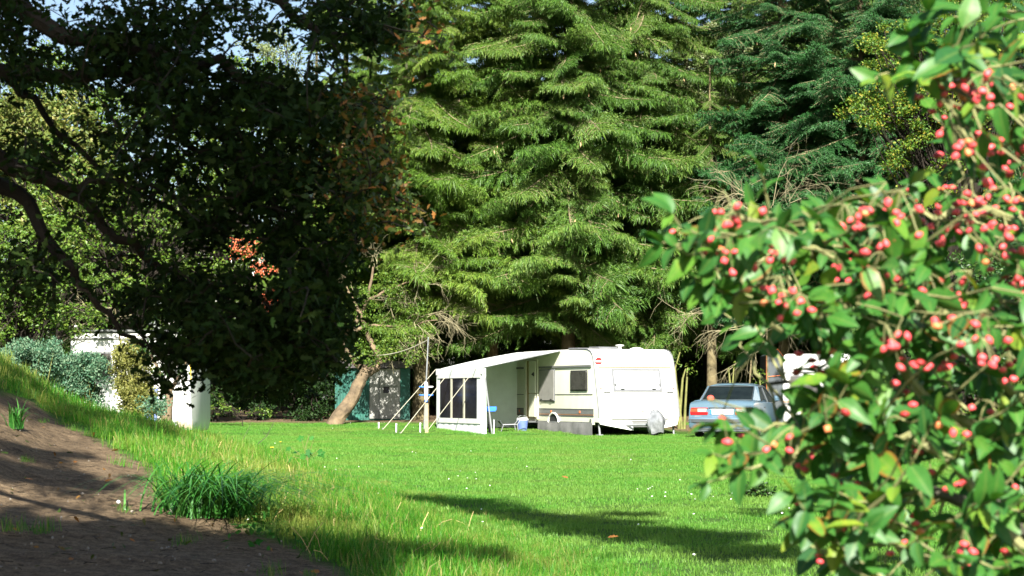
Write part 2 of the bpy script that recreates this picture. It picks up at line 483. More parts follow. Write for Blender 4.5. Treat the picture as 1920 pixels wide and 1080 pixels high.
def zt(x, y):
    x = np.asarray(x, float); y = np.asarray(y, float)
    xf = 2.92 - 0.2 * y
    xf = np.where(y > 20, -1.08 - 0.2 * (y - 20), xf)
    u = xf - x
    up = np.where(u > 0, u * u / (u + 0.35), 0)
    up = 5.0 * np.tanh(up / 5.0)
    bank = (0.315 * up + 0.12 * np.clip(u - 3.4, 0, 4) ** 1.3 + 0.30 * np.clip(u - 3.7, 0, 2.5)) * sm(4, 20, y) * (1 - sm(20.5, 31, y))
    und = 0.02 * fbm(x, y, 0.12, 3, 5) * sm(3, 12, y)
    return bank + und + 0.035 * np.clip(y - 52, 0, 25)


def Z(x, y):
    return float(zt(np.array([x]), np.array([y]))[0])


def hit(px, py):
    """where the ray through a photograph pixel meets the ground"""
    d = at(px, py, 1.0) - EYE
    y = np.arange(4.0, 95.0, 0.03)
    k = np.argmax(EYE.z + d.z * y <= zt(d.x * y, y))
    if k == 0: k = len(y) - 1
    return Vector((d.x * y[k], y[k], Z(d.x * y[k], y[k])))


DIRT_PX = [(-260, 735), (0, 735), (60, 752), (120, 792), (215, 838), (270, 868), (300, 905), (320, 945), (420, 965), (460, 990), (540, 1020), (600, 1050), (660, 1082)]
DIRT = [tuple(hit(*p)[:2]) for p in DIRT_PX] + [(-0.3, 6.0), (-0.2, 3.0), (-6, 3.0), (-9, 9.0)]


def inpoly(px, py, poly):
    px = np.asarray(px, float); py = np.asarray(py, float)
    c = np.zeros(px.shape, bool)
    n = len(poly)
    for i in range(n):
        x1, y1 = poly[i]; x2, y2 = poly[(i + 1) % n]
        if y1 == y2: continue
        c ^= ((y1 > py) != (y2 > py)) & (px < (x2 - x1) * (py - y1) / (y2 - y1) + x1)
    return c


def polydist(px, py, poly):
    d = np.full(np.shape(px), 1e9)
    n = len(poly)
    for i in range(n):
        ax, ay = poly[i]; bx, by = poly[(i + 1) % n]
        vx, vy = bx - ax, by - ay
        t = np.clip(((px - ax) * vx + (py - ay) * vy) / (vx * vx + vy * vy + 1e-12), 0, 1)
        d = np.minimum(d, np.hypot(px - ax - t * vx, py - ay - t * vy))
    return d


SOIL = [(hit(995, 836)[0], hit(995, 836)[1], 0.42), (hit(1165, 857)[0], hit(1165, 857)[1], 0.40), (hit(1085, 903)[0], hit(1085, 903)[1], 0.12)]


def dirtness(x, y):
    x = np.asarray(x, float); y = np.asarray(y, float)
    ins = inpoly(x, y, DIRT)
    d = polydist(x, y, DIRT)
    v = np.clip(0.5 + np.where(ins, d, -d) / 0.5, 0, 1)
    for sx, sy, r in SOIL:
        e = np.hypot((x - sx) / r, (y - sy) / (r * 3.0))
        v = np.maximum(v, np.clip(1.3 - e, 0, 1) * 0.8)
    # bare needle litter under the trees behind the caravans
    e = np.hypot((x - 5.6) / 1.3, (y - 55) / 2.2)
    v = np.maximum(v, np.clip(1.6 - e, 0, 1))
    v = np.maximum(v, np.clip((y - 58.3 - 0.4 * np.sin(x * 1.3)) / 1.5, 0, 1))
    return v


def axis(lo, fa, fb, hi, step, grow=1.25):
    a = list(np.arange(fa, fb + 1e-6, step))
    s = step; v = fb
    while v < hi:
        s = min(s * grow, 25); v += s; a.append(v)
    s = step; v = fa
    while v > lo:
        s = min(s * grow, 25); v -= s; a.insert(0, v)
    return np.array(a)


xs = axis(-260, -7, 4, 260, 0.13)
ys = axis(-60, 5.5, 27, 420, 0.13, 1.2)
GX, GY = np.meshgrid(xs, ys)
GD = dirtness(GX, GY)
near = sm(5, 7, GY) * (1 - sm(24, 28, GY))
GZ = zt(GX, GY) + near * GD * (0.022 * fbm(GX, GY, 0.9, 4, 9)) - 0.02 * GD * near
nx, ny = len(xs), len(ys)
idx = np.arange(nx * ny).reshape(ny, nx)
quads = np.stack([idx[:-1, :-1], idx[:-1, 1:], idx[1:, 1:], idx[1:, :-1]], -1).reshape(-1, 4)
cx = (GX[:-1, :-1] + GX[1:, 1:]).ravel() / 2
cy = (GY[:-1, :-1] + GY[1:, 1:]).ravel() / 2
inside = inpoly(cx, cy, DIRT)
VG = np.stack([GX.ravel(), GY.ravel(), GZ.ravel()], -1)


def sub_mesh(name, F):
    used = np.unique(F)
    mp = np.full(len(VG), -1); mp[used] = np.arange(len(used))
    me = np_mesh(name, VG[used], mp[F], M['ground'], {'dirt': GD.ravel()[used]}, smooth=True)
    return tag(link(name, me), kind='structure')


sub_mesh('lawn', quads[~inside])
sub_mesh('dirt_path', quads[inside])


# ------------------------------------------------------------------ foliage helpers
def unit(v):
    return v / (np.linalg.norm(v, axis=-1, keepdims=True) + 1e-9)


def frames(n, nrm_bias=(0, 0, 0.6), tan_bias=(0, 0, 0), spread=1.0):
    """n random rotation matrices: columns tangent, side, normal"""
    N = unit(rng.normal(size=(n, 3)) * spread + np.asarray(nrm_bias))
    T = rng.normal(size=(n, 3)) * spread + np.asarray(tan_bias)
    T = unit(T - (T * N).sum(-1, keepdims=True) * N)
    S = np.cross(N, T)
    return np.stack([T, S, N], -1)


def scatter(P, fr, size, tv, tf):
    """copies of template (tv, tf) at points P"""
    n, k = len(P), len(tv)
    V = np.einsum('nij,kj->nki', fr, tv) * np.asarray(size).reshape(-1, 1, 1) + P[:, None, :]
    F = tf[None] + (np.arange(n) * k)[:, None, None]
    return V.reshape(-1, 3), F.reshape(-1, tf.shape[1])


T_KITE = (np.array([(0, 0, 0), (0.42, 0.30, 0.06), (1, 0, -0.06), (0.42, -0.30, 0.06)], float), np.array([(0, 1, 2), (0, 2, 3)]))
T_OAK = (np.array([(0, 0, 0), (0.22, 0.14, 0.02), (0.34, 0.09, 0.0), (0.52, 0.27, 0.04), (0.63, 0.14, 0.0), (0.82, 0.22, 0.0), (1.0, 0.0, -0.05),
                   (0.82, -0.22, 0.0), (0.63, -0.14, 0.0), (0.52, -0.27, 0.04), (0.34, -0.09, 0.0), (0.22, -0.14, 0.02)], float),
         np.array([(0, 1, 2), (2, 3, 4), (4, 5, 6), (6, 7, 8), (8, 9, 10), (10, 11, 0), (0, 2, 10), (2, 4, 8), (2, 8, 10), (4, 6, 8)]))


def clump_points(centres, radii, per, flat=0.7):
    c = np.asarray(centres, float); r = np.asarray(radii, float)
    P = np.repeat(c, per, 0)
    o = unit(rng.normal(size=P.shape)) * (rng.uniform(0, 1, (len(P), 1)) ** 0.5)
    o[:, 2] *= flat
    return P + o * np.repeat(r, per)[:, None]


def leaf_mesh(name, P, size, mat, tmpl=T_KITE, bias=(0, -0.25, 0.6), tan=(0, 0, -0.3), rnd=None):
    n = len(P)
    sz = size * rng.uniform(0.65, 1.25, n)
    V, F = scatter(P, frames(n, bias, tan), sz, *tmpl)
    rr = rng.uniform(0, 1, n) if rnd is None else rnd
    return np_mesh(name, V, F, mat, {'rnd': np.repeat(rr, len(tmpl[0]))})


def wob(a, b, n=6, amp=0.06, sag=0.0):
    a, b = Vector(a), Vector(b)
    L = (b - a).length
    pts = []
    for i in range(n + 1):
        t = i / n
        p = a.lerp(b, t)
        k = math.sin(math.pi * t)
        if 0 < i < n:
            p += Vector((random.uniform(-1, 1), random.uniform(-1, 1), random.uniform(-1, 1))) * amp * L * 0.5
        p.z -= sag * L * k
        pts.append(p)
    return pts


def taper(r0, r1, n):
    return [r0 + (r1 - r0) * i / (n - 1) for i in range(n)]


def twigs(mb, a, d, length, r, depth, spread=0.6, droop=0.0, n=3, sides=3, kids=4):
    """bare branching twigs"""
    pts = [Vector(a)]
    d = Vector(d).normalized()
    for i in range(n):
        d = (d + Vector((random.gauss(0, 1), random.gauss(0, 1), random.gauss(0, 1))) * 0.17 + Vector((0, 0, -droop))).normalized()
        pts.append(pts[-1] + d * length / n)
    mb.tube(pts, taper(r, r * 0.45, n + 1), sides, caps=False)
    if depth > 0:
        for k in range(kids):
            t = random.uniform(0.25, 1.0)
            i = min(int(t * n), n - 1)
            p = pts[i].lerp(pts[i + 1], t * n - i)
            dd = (d + Vector((random.gauss(0, 1), random.gauss(0, 1), random.gauss(0, 1))) * spread).normalized()
            twigs(mb, p, dd, length * random.uniform(0.45, 0.75), r * 0.55, depth - 1, spread, droop, n, sides, kids)


def deciduous(name, label, cat, base, trunk_top, crown, mat, leaf=0.12, per=90, trunk_r=0.12, bark='bark_oak', group=None, tmpl=T_KITE, trunk_path=None, bare=0, limb_r=.35, every=1):
    """crown: list of (point, radius) clumps"""
    t = empty(name, base, 0, label, cat, group)
    B = Vector(base)
    cs = [Vector(c) - B for c, r in crown]; rs = [r for c, r in crown]
    top = Vector(trunk_top) - B
    mb = MB()
    path = [Vector(p) - B for p in trunk_path] if trunk_path else wob((0, 0, -0.1), top, 6, 0.05)
    mb.tube(path, taper(trunk_r, trunk_r * 0.55, len(path)), 8)
    mb.build('trunk', M[bark], t, True)
    lb = MB()
    for c, r in list(zip(cs, rs))[::every]:
        k = random.uniform(0.55, 1.0)
        s = path[max(1, int(k * (len(path) - 1)))]
        lb.tube(wob(s, c, 4, 0.12), taper(trunk_r * limb_r, 0.012, 5), 4, caps=False)
        for _ in range(bare):
            d = Vector((random.gauss(0, 1), random.gauss(0, 1), random.gauss(0, .6)))
            twigs(lb, c, d, r * 1.2, 0.012, 1, kids=3)
    lb.build('branches', M[bark], t)['kind'] = 'stuff'
    P = clump_points([tuple(c) for c in cs], rs, per)
    o = link('crown', leaf_mesh('crown', P, leaf, M[mat], tmpl), t)
    o['kind'] = 'stuff'
    return t


def blob_clumps(c, rad, n, rmin=0.35, rmax=0.7, shell=0.45, top=1.0):
    """clumps spread through an ellipsoid volume"""
    c = Vector(c)
    out = []
    for _ in range(n):
        v = Vector((random.gauss(0, 1), random.gauss(0, 1), random.gauss(0, 1))).normalized() * random.uniform(shell, 1) ** 0.7
        out.append((c + Vector((v.x * rad[0], v.y * rad[1], v.z * rad[2])), random.uniform(rmin, rmax)))
    return out


# ------------------------------------------------------------------ instancing for stuff (grass, far wood)
def instancer(name, srcs, pos, rot, scl, pick, label=None, kind='stuff'):
    cc = bpy.data.collections.new(name + '_sources')
    for i, s in enumerate(srcs):
        s.name = '%s_source_%02d' % (name, i)
        cc.objects.link(s)
    me = bpy.data.meshes.new(name)
    n = len(pos)
    me.vertices.add(n); me.vertices.foreach_set('co', np.asarray(pos, np.float32).ravel())
    a = me.attributes.new('rot', 'FLOAT_VECTOR', 'POINT'); a.data.foreach_set('vector', np.asarray(rot, np.float32).ravel())
    a = me.attributes.new('scl', 'FLOAT', 'POINT'); a.data.foreach_set('value', np.asarray(scl, np.float32))
    a = me.attributes.new('pick', 'INT', 'POINT'); a.data.foreach_set('value', np.asarray(pick, np.int32))
    o = tag(link(name, me), label, kind=kind)
    ng = bpy.data.node_groups.new(name + '_nodes', 'GeometryNodeTree')
    ng.interface.new_socket('Geometry', in_out='INPUT', socket_type='NodeSocketGeometry')
    ng.interface.new_socket('Geometry', in_out='OUTPUT', socket_type='NodeSocketGeometry')
    N = ng.nodes; K = ng.links
    gi = N.new('NodeGroupInput'); go = N.new('NodeGroupOutput')
    ci = N.new('GeometryNodeCollectionInfo'); ci.inputs['Collection'].default_value = cc
    ci.inputs['Separate Children'].default_value = True; ci.inputs['Reset Children'].default_value = True
    ip = N.new('GeometryNodeInstanceOnPoints'); ip.inputs['Pick Instance'].default_value = True

    def na(nm, ty):
        q = N.new('GeometryNodeInputNamedAttribute'); q.data_type = ty; q.inputs['Name'].default_value = nm
        return q.outputs['Attribute']
    K.new(gi.outputs[0], ip.inputs['Points'])
    K.new(ci.outputs[0], ip.inputs['Instance'])
    K.new(na('pick', 'INT'), ip.inputs['Instance Index'])
    K.new(na('rot', 'FLOAT_VECTOR'), ip.inputs['Rotation'])
    K.new(na('scl', 'FLOAT'), ip.inputs['Scale'])
    K.new(ip.outputs[0], go.inputs[0])
    md = o.modifiers.new('instances', 'NODES'); md.node_group = ng
    return o


def blade_patch(name, n, size, h0, h1, w, mat, lean=0.5, curve=True, core=None):
    """a patch of grass blades, each a bent strip"""
    if core is None:
        P = np.stack([rng.uniform(-size / 2, size / 2, n), rng.uniform(-size / 2, size / 2, n), np.full(n, -0.01)], -1)
    else:
        P = np.concatenate([rng.normal(size=(n, 2)) * core, np.full((n, 1), -0.01)], 1)
    h = rng.uniform(h0, h1, n); th = rng.uniform(0, 2 * np.pi, n)
    ln = np.abs(rng.normal(0, lean, n)) * h
    D = np.stack([np.cos(th), np.sin(th), np.zeros(n)], -1)
    ph = rng.uniform(0, 2 * np.pi, n)
    W = np.stack([np.cos(ph), np.sin(ph), np.zeros(n)], -1) * (w * rng.uniform(0.6, 1.3, n))[:, None]
    UPV = np.array([0, 0, 1.0])
    m = P + D * (ln * 0.35)[:, None] + UPV * (h * 0.6)[:, None]
    tip = P + D * ln[:, None] + UPV * (h * np.clip(1 - 0.35 * ln / h, 0.35, 1))[:, None]
    V = np.stack([P - W, P + W, m - W * 0.8, m + W * 0.8, tip], 1).reshape(-1, 3)
    F = np.array([(0, 1, 3), (0, 3, 2), (2, 3, 4)])[None] + (np.arange(n) * 5)[:, None, None]
    return bpy.data.objects.new(name, np_mesh(name, V, F.reshape(-1, 3), mat, {'rnd': np.repeat(rng.uniform(0, 1, n), 5)}))


# lawn grass: short mown blades out to the trees
def lawn_grass():
    pos, sc = [], []
    y = 9.5
    while y < 59:
        step = 0.42 if y < 30 else 0.5
        half = y * 0.29 + 0.8
        for x in np.arange(-half, half, step):
            px, py = x + random.uniform(-.15, .15), y + random.uniform(-.2, .2)
            pos.append((px, py)); sc.append(step / 0.42 * random.uniform(0.9, 1.15))
        y += step
    pos = np.array(pos); sc = np.array(sc)
    xf = np.where(pos[:, 1] > 20, -1.08 - 0.2 * (pos[:, 1] - 20), 2.92 - 0.2 * pos[:, 1])
    d = dirtness(pos[:, 0], pos[:, 1])
    inb = (pos[:, 0] < xf - 0.6) & (pos[:, 1] < 26)
    keep = (rng.uniform(0, 1, len(d)) > d * 1.15) & ~inb
    # leave the footprints of caravan, awning and car alone
    pos, sc = pos[keep], sc[keep]
    z = zt(pos[:, 0], pos[:, 1])
    n = len(pos)
    rot = np.stack([rng.normal(0, .03, n), rng.normal(0, .03, n), rng.uniform(0, 6.28, n)], -1)
    src = [blade_patch('grass', 400, 0.62, 0.02, 0.055, 0.0030, M['grass'], 0.7) for _ in range(4)]
    instancer('lawn_grass', src, np.column_stack([pos, z]), rot, sc, rng.integers(0, 4, n))


lawn_grass()


def bank_grass():
    pos = []
    for _ in range(7600):
        y = random.uniform(7.5, 25); x = random.uniform(-0.30 * y - .6, 1.6)
        pos.append((x, y))
    pos = np.array(pos)
    xf = np.where(pos[:, 1] > 20, -1.08 - 0.2 * (pos[:, 1] - 20), 2.92 - 0.2 * pos[:, 1])
    d = dirtness(pos[:, 0], pos[:, 1])
    u = xf - pos[:, 0]
    k = (u > -0.35 + 0.5 * rng.uniform(0, 1, len(u)) ** 2) & (rng.uniform(0, 1, len(d)) > d * 1.35)
    few = (d > 0.6) & (fbm(pos[:, 0], pos[:, 1], 0.8, 3, 21) > 0.62) & (rng.uniform(0, 1, len(d)) > 0.75)
    k |= few
    pos, u, d = pos[k], u[k], d[k]
    z = zt(pos[:, 0], pos[:, 1])
    n = len(pos)
    s = rng.uniform(0.35, 0.85, n) * np.clip(0.55 + 0.35 * u, 0.55, 1.1) * np.where(d > 0.3, 0.6, 1.0)
    # lush ridge line
    rot = np.stack([rng.normal(0, .12, n), rng.normal(0, .12, n), rng.uniform(0, 6.28, n)], -1)
    src = [blade_patch('bank', 60, 0.3, 0.07, 0.24, 0.0034, M['bankgrass'], 0.55, core=0.10) for _ in range(5)]
    instancer('bank_grass', src, np.column_stack([pos, z]), rot, s, rng.integers(0, 5, n))


bank_grass()


def specks():
    """daisies in the lawn"""
    P = []
    for (px, py, n, sx, sy) in [(915, 900, 9, 40, 12), (1330, 935, 20, 60, 8), (700, 803, 14, 60, 6), (640, 885, 5, 30, 8), (1000, 1010, 7, 300, 60), (1150, 950, 7, 300, 60), (800, 840, 8, 200, 20)]:
        for _ in range(n):
            h = hit(px + random.gauss(0, sx), min(1075, max(796, py + random.gauss(0, sy))))
            P.append((h.x, h.y, h.z + 0.065))
    P = np.array(P)
    k = 6
    tv = np.array([(0, 0, 0.004)] + [(math.cos(a), math.sin(a), 0) for a in np.linspace(0, 2 * np.pi, k, endpoint=False)])
    tf = np.array([(0, 1 + i, 1 + (i + 1) % k) for i in range(k)])
    V, F = scatter(P, frames(len(P), (0, -0.6, 2.0), spread=.4), np.full(len(P), 0.009), tv, tf)
    tag(link('daisies', np_mesh('daisies', V, F, M['daisy'])), kind='stuff')


specks()


# ------------------------------------------------------------------ spruces
def bough_mesh(seed, mat, L=3.2, droop=0.34, hang=1.0, dens=1.0):
    g = np.random.default_rng(seed)
    def axis_pt(t):
        z = L * (0.05 * t - droop * t ** 1.35 + 0.20 * np.clip(t - 0.6, 0, 1) ** 1.4)
        yv = 0.06 * L * np.sin(t * 2.3 + seed) * t
        return np.stack([L * t, yv, z], -1)
    P, T, Nn, S = [], [], [], []
    n2 = int(60 * dens)
    stems = []
    for i in range(n2):
        t = 0.08 + 0.92 * (i + g.uniform(-.5, .5)) / n2
        t = min(max(t, 0.05), 1.0)
        side = 1 if i % 2 else -1
        b = axis_pt(np.array(t))
        ang = R(g.uniform(34, 70))
        ln = (0.14 + L * 0.33 * min(1, t / 0.3) * (1.02 - t) ** 0.7) * g.uniform(0.45, 1.2)
        d0 = np.array([math.cos(ang), side * math.sin(ang), g.uniform(-.25, .10)])
        m = max(3, int(ln / 0.034))
        ss = (np.arange(m) + g.uniform(.2, .8, m)) / m
        pts = b + d0 * (ss * ln)[:, None] + g.normal(0, .012, (m, 3))
        pts[:, 2] -= 0.30 * ln * ss ** 2
        if ln > 0.4: stems.append((b, pts[-1], pts[m // 2]))
        hk = hang * g.uniform(.5, 1.25)
        for j in range(m):
            for _ in range(2):
                h = g.uniform(0.06, 0.26) * hk * (0.55 + 0.8 * (1 - ss[j]))
                dv = np.array([d0[0] * 0.35 + g.normal(0, .28), d0[1] * 0.35 + g.normal(0, .28), -1.0])
                P.append(pts[j]); T.append(dv); Nn.append(g.normal(size=3) + np.array([.6, 0, .3])); S.append((h, g.uniform(.014, .027)))
            for sg in (1, -1):
                dv = d0 + sg * np.array([-d0[1], d0[0], 0]) * g.uniform(.3, 1.2) + np.array([0, 0, g.normal(-.15, .3)])
                P.append(pts[j]); T.append(dv); Nn.append(g.normal(size=3) * .5 + np.array([0, 0, 1])); S.append((g.uniform(.04, .10), g.uniform(.013, .026)))
    P, T, Nn, S = map(np.array, (P, T, Nn, S))
    T = unit(T); Nn = unit(Nn - (Nn * T).sum(-1, keepdims=True) * T); Sd = np.cross(Nn, T)
    n = len(P)
    w = S[:, 1:2]; l = S[:, :1]
    V = np.stack([P, P + T * l * .45 + Sd * w * .5 + Nn * .008, P + T * l, P + T * l * .45 - Sd * w * .5 + Nn * .008], 1).reshape(-1, 3)
    F = (np.array([(0, 1, 2), (0, 2, 3)])[None] + (np.arange(n) * 4)[:, None, None]).reshape(-1, 3)
    rnd = np.clip(g.normal(0.45, 0.2, n), 0, 1)
    mb = MB()
    tt = np.linspace(0, 0.97, 8)
    mb.tube([tuple(p) for p in axis_pt(tt)], taper(0.035, 0.007, 8), 4, caps=False)
    for a, b, c in stems[::2]:
        mb.tube([a, c, b], [0.010, .007, 0.004], 3, caps=False)
    V2 = np.array([tuple(v) for v in mb.v])
    F2 = []
    for f in mb.f:
        F2.append((f[0], f[1], f[2])); F2.append((f[0], f[2], f[3]))
    F2 = np.array(F2) + len(V)
    return np_mesh('bough', np.vstack([V, V2]), np.vstack([F, F2]), [mat, M['bough_wood']],
                   {'rnd': np.concatenate([np.repeat(rnd, 4), np.full(len(V2), .5)])}, mi=np.concatenate([np.zeros(len(F)), np.ones(len(F2))]))


BOUGHS = {
    'y': [bough_mesh(10 + i, M['spruce_y'], droop=0.30 + 0.03 * (i % 3), hang=1.15) for i in range(5)],
    'g': [bough_mesh(20 + i, M['spruce_g'], droop=0.34 + 0.04 * (i % 3), hang=1.1) for i in range(5)],
    'b': [bough_mesh(30 + i, M['fir_b'], droop=0.16 + 0.04 * (i % 3), hang=0.55, dens=1.2) for i in range(5)],
}


def cone_mesh():
    mb = MB()
    prof = [(0.008, 0)] + [(0.024 * math.sin(math.pi * min(1, (i + .7) / 8)) * (1.0 if i % 2 else 0.8), -0.018 * (i + 1)) for i in range(8)]
    mb.lathe(list(reversed(prof)), 7)
    o = mb.build('seed_cone', M['cone'])
    me = o.data
    bpy.data.objects.remove(o)
    return me


CONE = cone_mesh()


def spruce(name, label, px, Y, kind, z0=4.0, height=20, lmax=4.0, step=0.17, cones=0, tr=0.2, group='spruces in the tall row behind the caravans', ztop_dense=15.0):
    base = at(px, 700, Y)
    base.z = Z(base.x, base.y)
    t = empty(name, base, 0, label, 'tree', group)
    mb = MB()
    pts = [(random.gauss(0, .03), random.gauss(0, .03), h) for h in np.linspace(-0.2, height, 9)]
    mb.tube(pts, [tr * (1.25 if i == 0 else 1 - 0.11 * i) for i in range(9)], 10)
    mb.build('trunk', M['bark_spruce'], t, True)
    z = z0
    ga = random.uniform(0, 6)
    spots = []
    while z < height - 0.5:
        f = (1 - z / height)
        ln = max(0.5, lmax * min(1.0, 1.3 * f ** 0.8)) * random.choice([random.uniform(0.45, 0.8), random.uniform(0.8, 1.22), random.uniform(0.8, 1.22)])
        if z < z0 + 1.2: ln *= random.uniform(0.6, 1.0)
        # facing: -90 deg looks at the camera; most of what shows reaches forward and to the side
        q = random.random()
        a = random.gauss(R(-55), R(38)) if q < .55 else (random.gauss(R(-140), R(30)) if q < .8 else random.uniform(0, 2 * math.pi))
        me = random.choice(BOUGHS[kind])
        tilt = random.gauss(0.02, 0.17) - 0.25 * f + 0.15
        o = link('bough', me, t, (0, 0, z), (random.gauss(0, .28), tilt, a), ln / 3.2)
        spots.append((a, ln, z, tilt))
        z += step * (1.0 if z < ztop_dense else 3.0) * random.choice([.3, .5, .9, 1.2, 1.7])
    for _ in range(cones):
        a, ln, zz, tilt = random.choice([s for s in spots if math.sin(s[0]) < 0.2 and 6 < s[2] < 15.5])
        r = ln * random.uniform(0.55, 0.9)
        dz = -0.34 * ln * (r / ln) ** 1.7 - math.sin(tilt) * r
        p = Vector((math.cos(a) * r, math.sin(a) * r, zz + dz - 0.05)) + Vector((random.gauss(0, .15), random.gauss(0, .15), random.gauss(0, .1)))
        link('seed_cone', CONE, t, p, (random.gauss(0, .15), random.gauss(0, .15), 0), random.uniform(0.9, 1.3))
    return t


spruce('spruce_tree', 'yellow-green spruce rising above the leaning bare-twigged tree', 648, 63, 'y', 4.4, 20, 3.6, 0.12, 6)
spruce('spruce_tree', 'yellow-green spruce standing right behind the awning canopy', 790, 61, 'y', 3.8, 24, 4.2, 0.085, 10, 0.25)
spruce('spruce_tree', 'green spruce behind the awning side of the caravan roof', 925, 63.5, 'y', 3.4, 25, 4.2, 0.09, 10)
spruce('spruce_tree', 'broad green spruce directly behind the middle of the caravan, hung with cones', 1065, 61, 'g', 3.2, 26, 4.3, 0.08, 26, 0.24)
spruce('spruce_tree', 'green spruce behind the front end of the caravan, hung with tan cones', 1215, 63, 'g', 3.4, 25, 4.2, 0.085, 26, 0.22)
spruce('spruce_tree', 'green spruce with mossy bare trunk standing behind the blue car', 1335, 60.5, 'g', 4.8, 11.5, 3.4, 0.12, 0, 0.19)
spruce('fir_tree', 'dark blue-green fir above the bare twigs beside the second caravan', 1470, 61.5, 'b', 4.0, 24, 4.3, 0.08, 8, group='firs in the tall row behind the car')
spruce('fir_tree', 'dark blue-green fir partly hidden by the yellowing tree at the edge', 1620, 60, 'b', 3.0, 24, 4.4, 0.08, 6, group='firs in the tall row behind the car')
spruce('fir_tree', 'darkest fir, hidden behind the berry-laden bush', 1850, 62, 'b', 2.5, 22, 4.2, 0.15, 0, group='firs in the tall row behind the car')


def far_wood():
    """the dim wood behind the front row: one mass"""
    pos, rot, sc, pk = [], [], [], []
    trunks = MB()
    for px, Y, h in [(590, 72, 14), (700, 70, 19), (760, 76, 22), (860, 69, 24), (985, 70, 25), (1010, 78, 25), (1140, 70, 26), (1270, 74, 24), (1290, 70, 15), (1400, 70, 25), (1440, 76, 26), (1560, 69, 26), (1740, 68, 26), (1900, 68, 24), (2060, 62, 20),
                     (1180, 80, 26), (1340, 80, 22), (1650, 78, 26), (1500, 73, 27), (1600, 72, 27), (1380, 75, 24), (480, 78, 8), (360, 82, 9), (230, 80, 9), (100, 76, 10), (-30, 78, 10), (-160, 74, 10)]:
        b = at(px, 700, Y); bz = Z(b.x, b.y)
        trunks.tube([(b.x, b.y, bz - .2), (b.x, b.y, bz + h)], [0.2, 0.05], 6)
        z = 1.0; ga = random.uniform(0, 6)
        while z < h:
            ga += 2.4 + random.uniform(-.4, .4)
            a = ga % (2 * math.pi)
            if math.sin(a) > .5 and random.random() < .6: a = -a
            ln = max(0.7, 4.4 * min(1, 1.3 * (1 - z / h) ** .75)) * random.uniform(.8, 1.1)
            pos.append((b.x, b.y, bz + z)); rot.append((0, random.gauss(0.12, .1), a)); sc.append(ln / 3.2); pk.append(random.randrange(5))
            z += 0.16
    src = [bpy.data.objects.new('far', m) for m in [bough_mesh(40 + i, M['spruce_g'], dens=.8) for i in range(5)]]
    instancer('spruce_wood', src, pos, rot, sc, pk)
    trunks.build('wood_trunks', M['bark_spruce'])['kind'] = 'stuff'


far_wood()


# ------------------------------------------------------------------ white caravan
CA = R(24)
C0 = Vector((2.25, 51.5, 0)); C0.z = Z(C0.x + 1, C0.y + 1) + 0.0


def cloc(x, y, z=0.0):
    """caravan frame (x across the front end, y back along the door side) to the world"""
    return Vector((C0.x + math.cos(CA) * x - math.sin(CA) * y, C0.y + math.sin(CA) * x + math.cos(CA) * y, C0.z + z))


W, LN, ZR = 2.5, 5.25, 2.40
PROF = [(-0.26, 0.36), (-0.34, 0.50), (-0.33, 0.62), (-0.27, 0.95), (-0.15, 1.45), (-0.06, 1.86), (0.0, 2.06), (0.07, 2.22), (0.20, 2.33), (0.42, 2.39), (1.0, ZR), (LN - .5, ZR), (LN - .15, 2.30), (LN, 2.05), (LN + .12, 1.0), (LN + .05, 0.36)]


def face_y(z):
    zs = [p[1] for p in PROF[:9]]; ysv = [p[0] for p in PROF[:9]]
    return float(np.interp(z, zs, ysv))


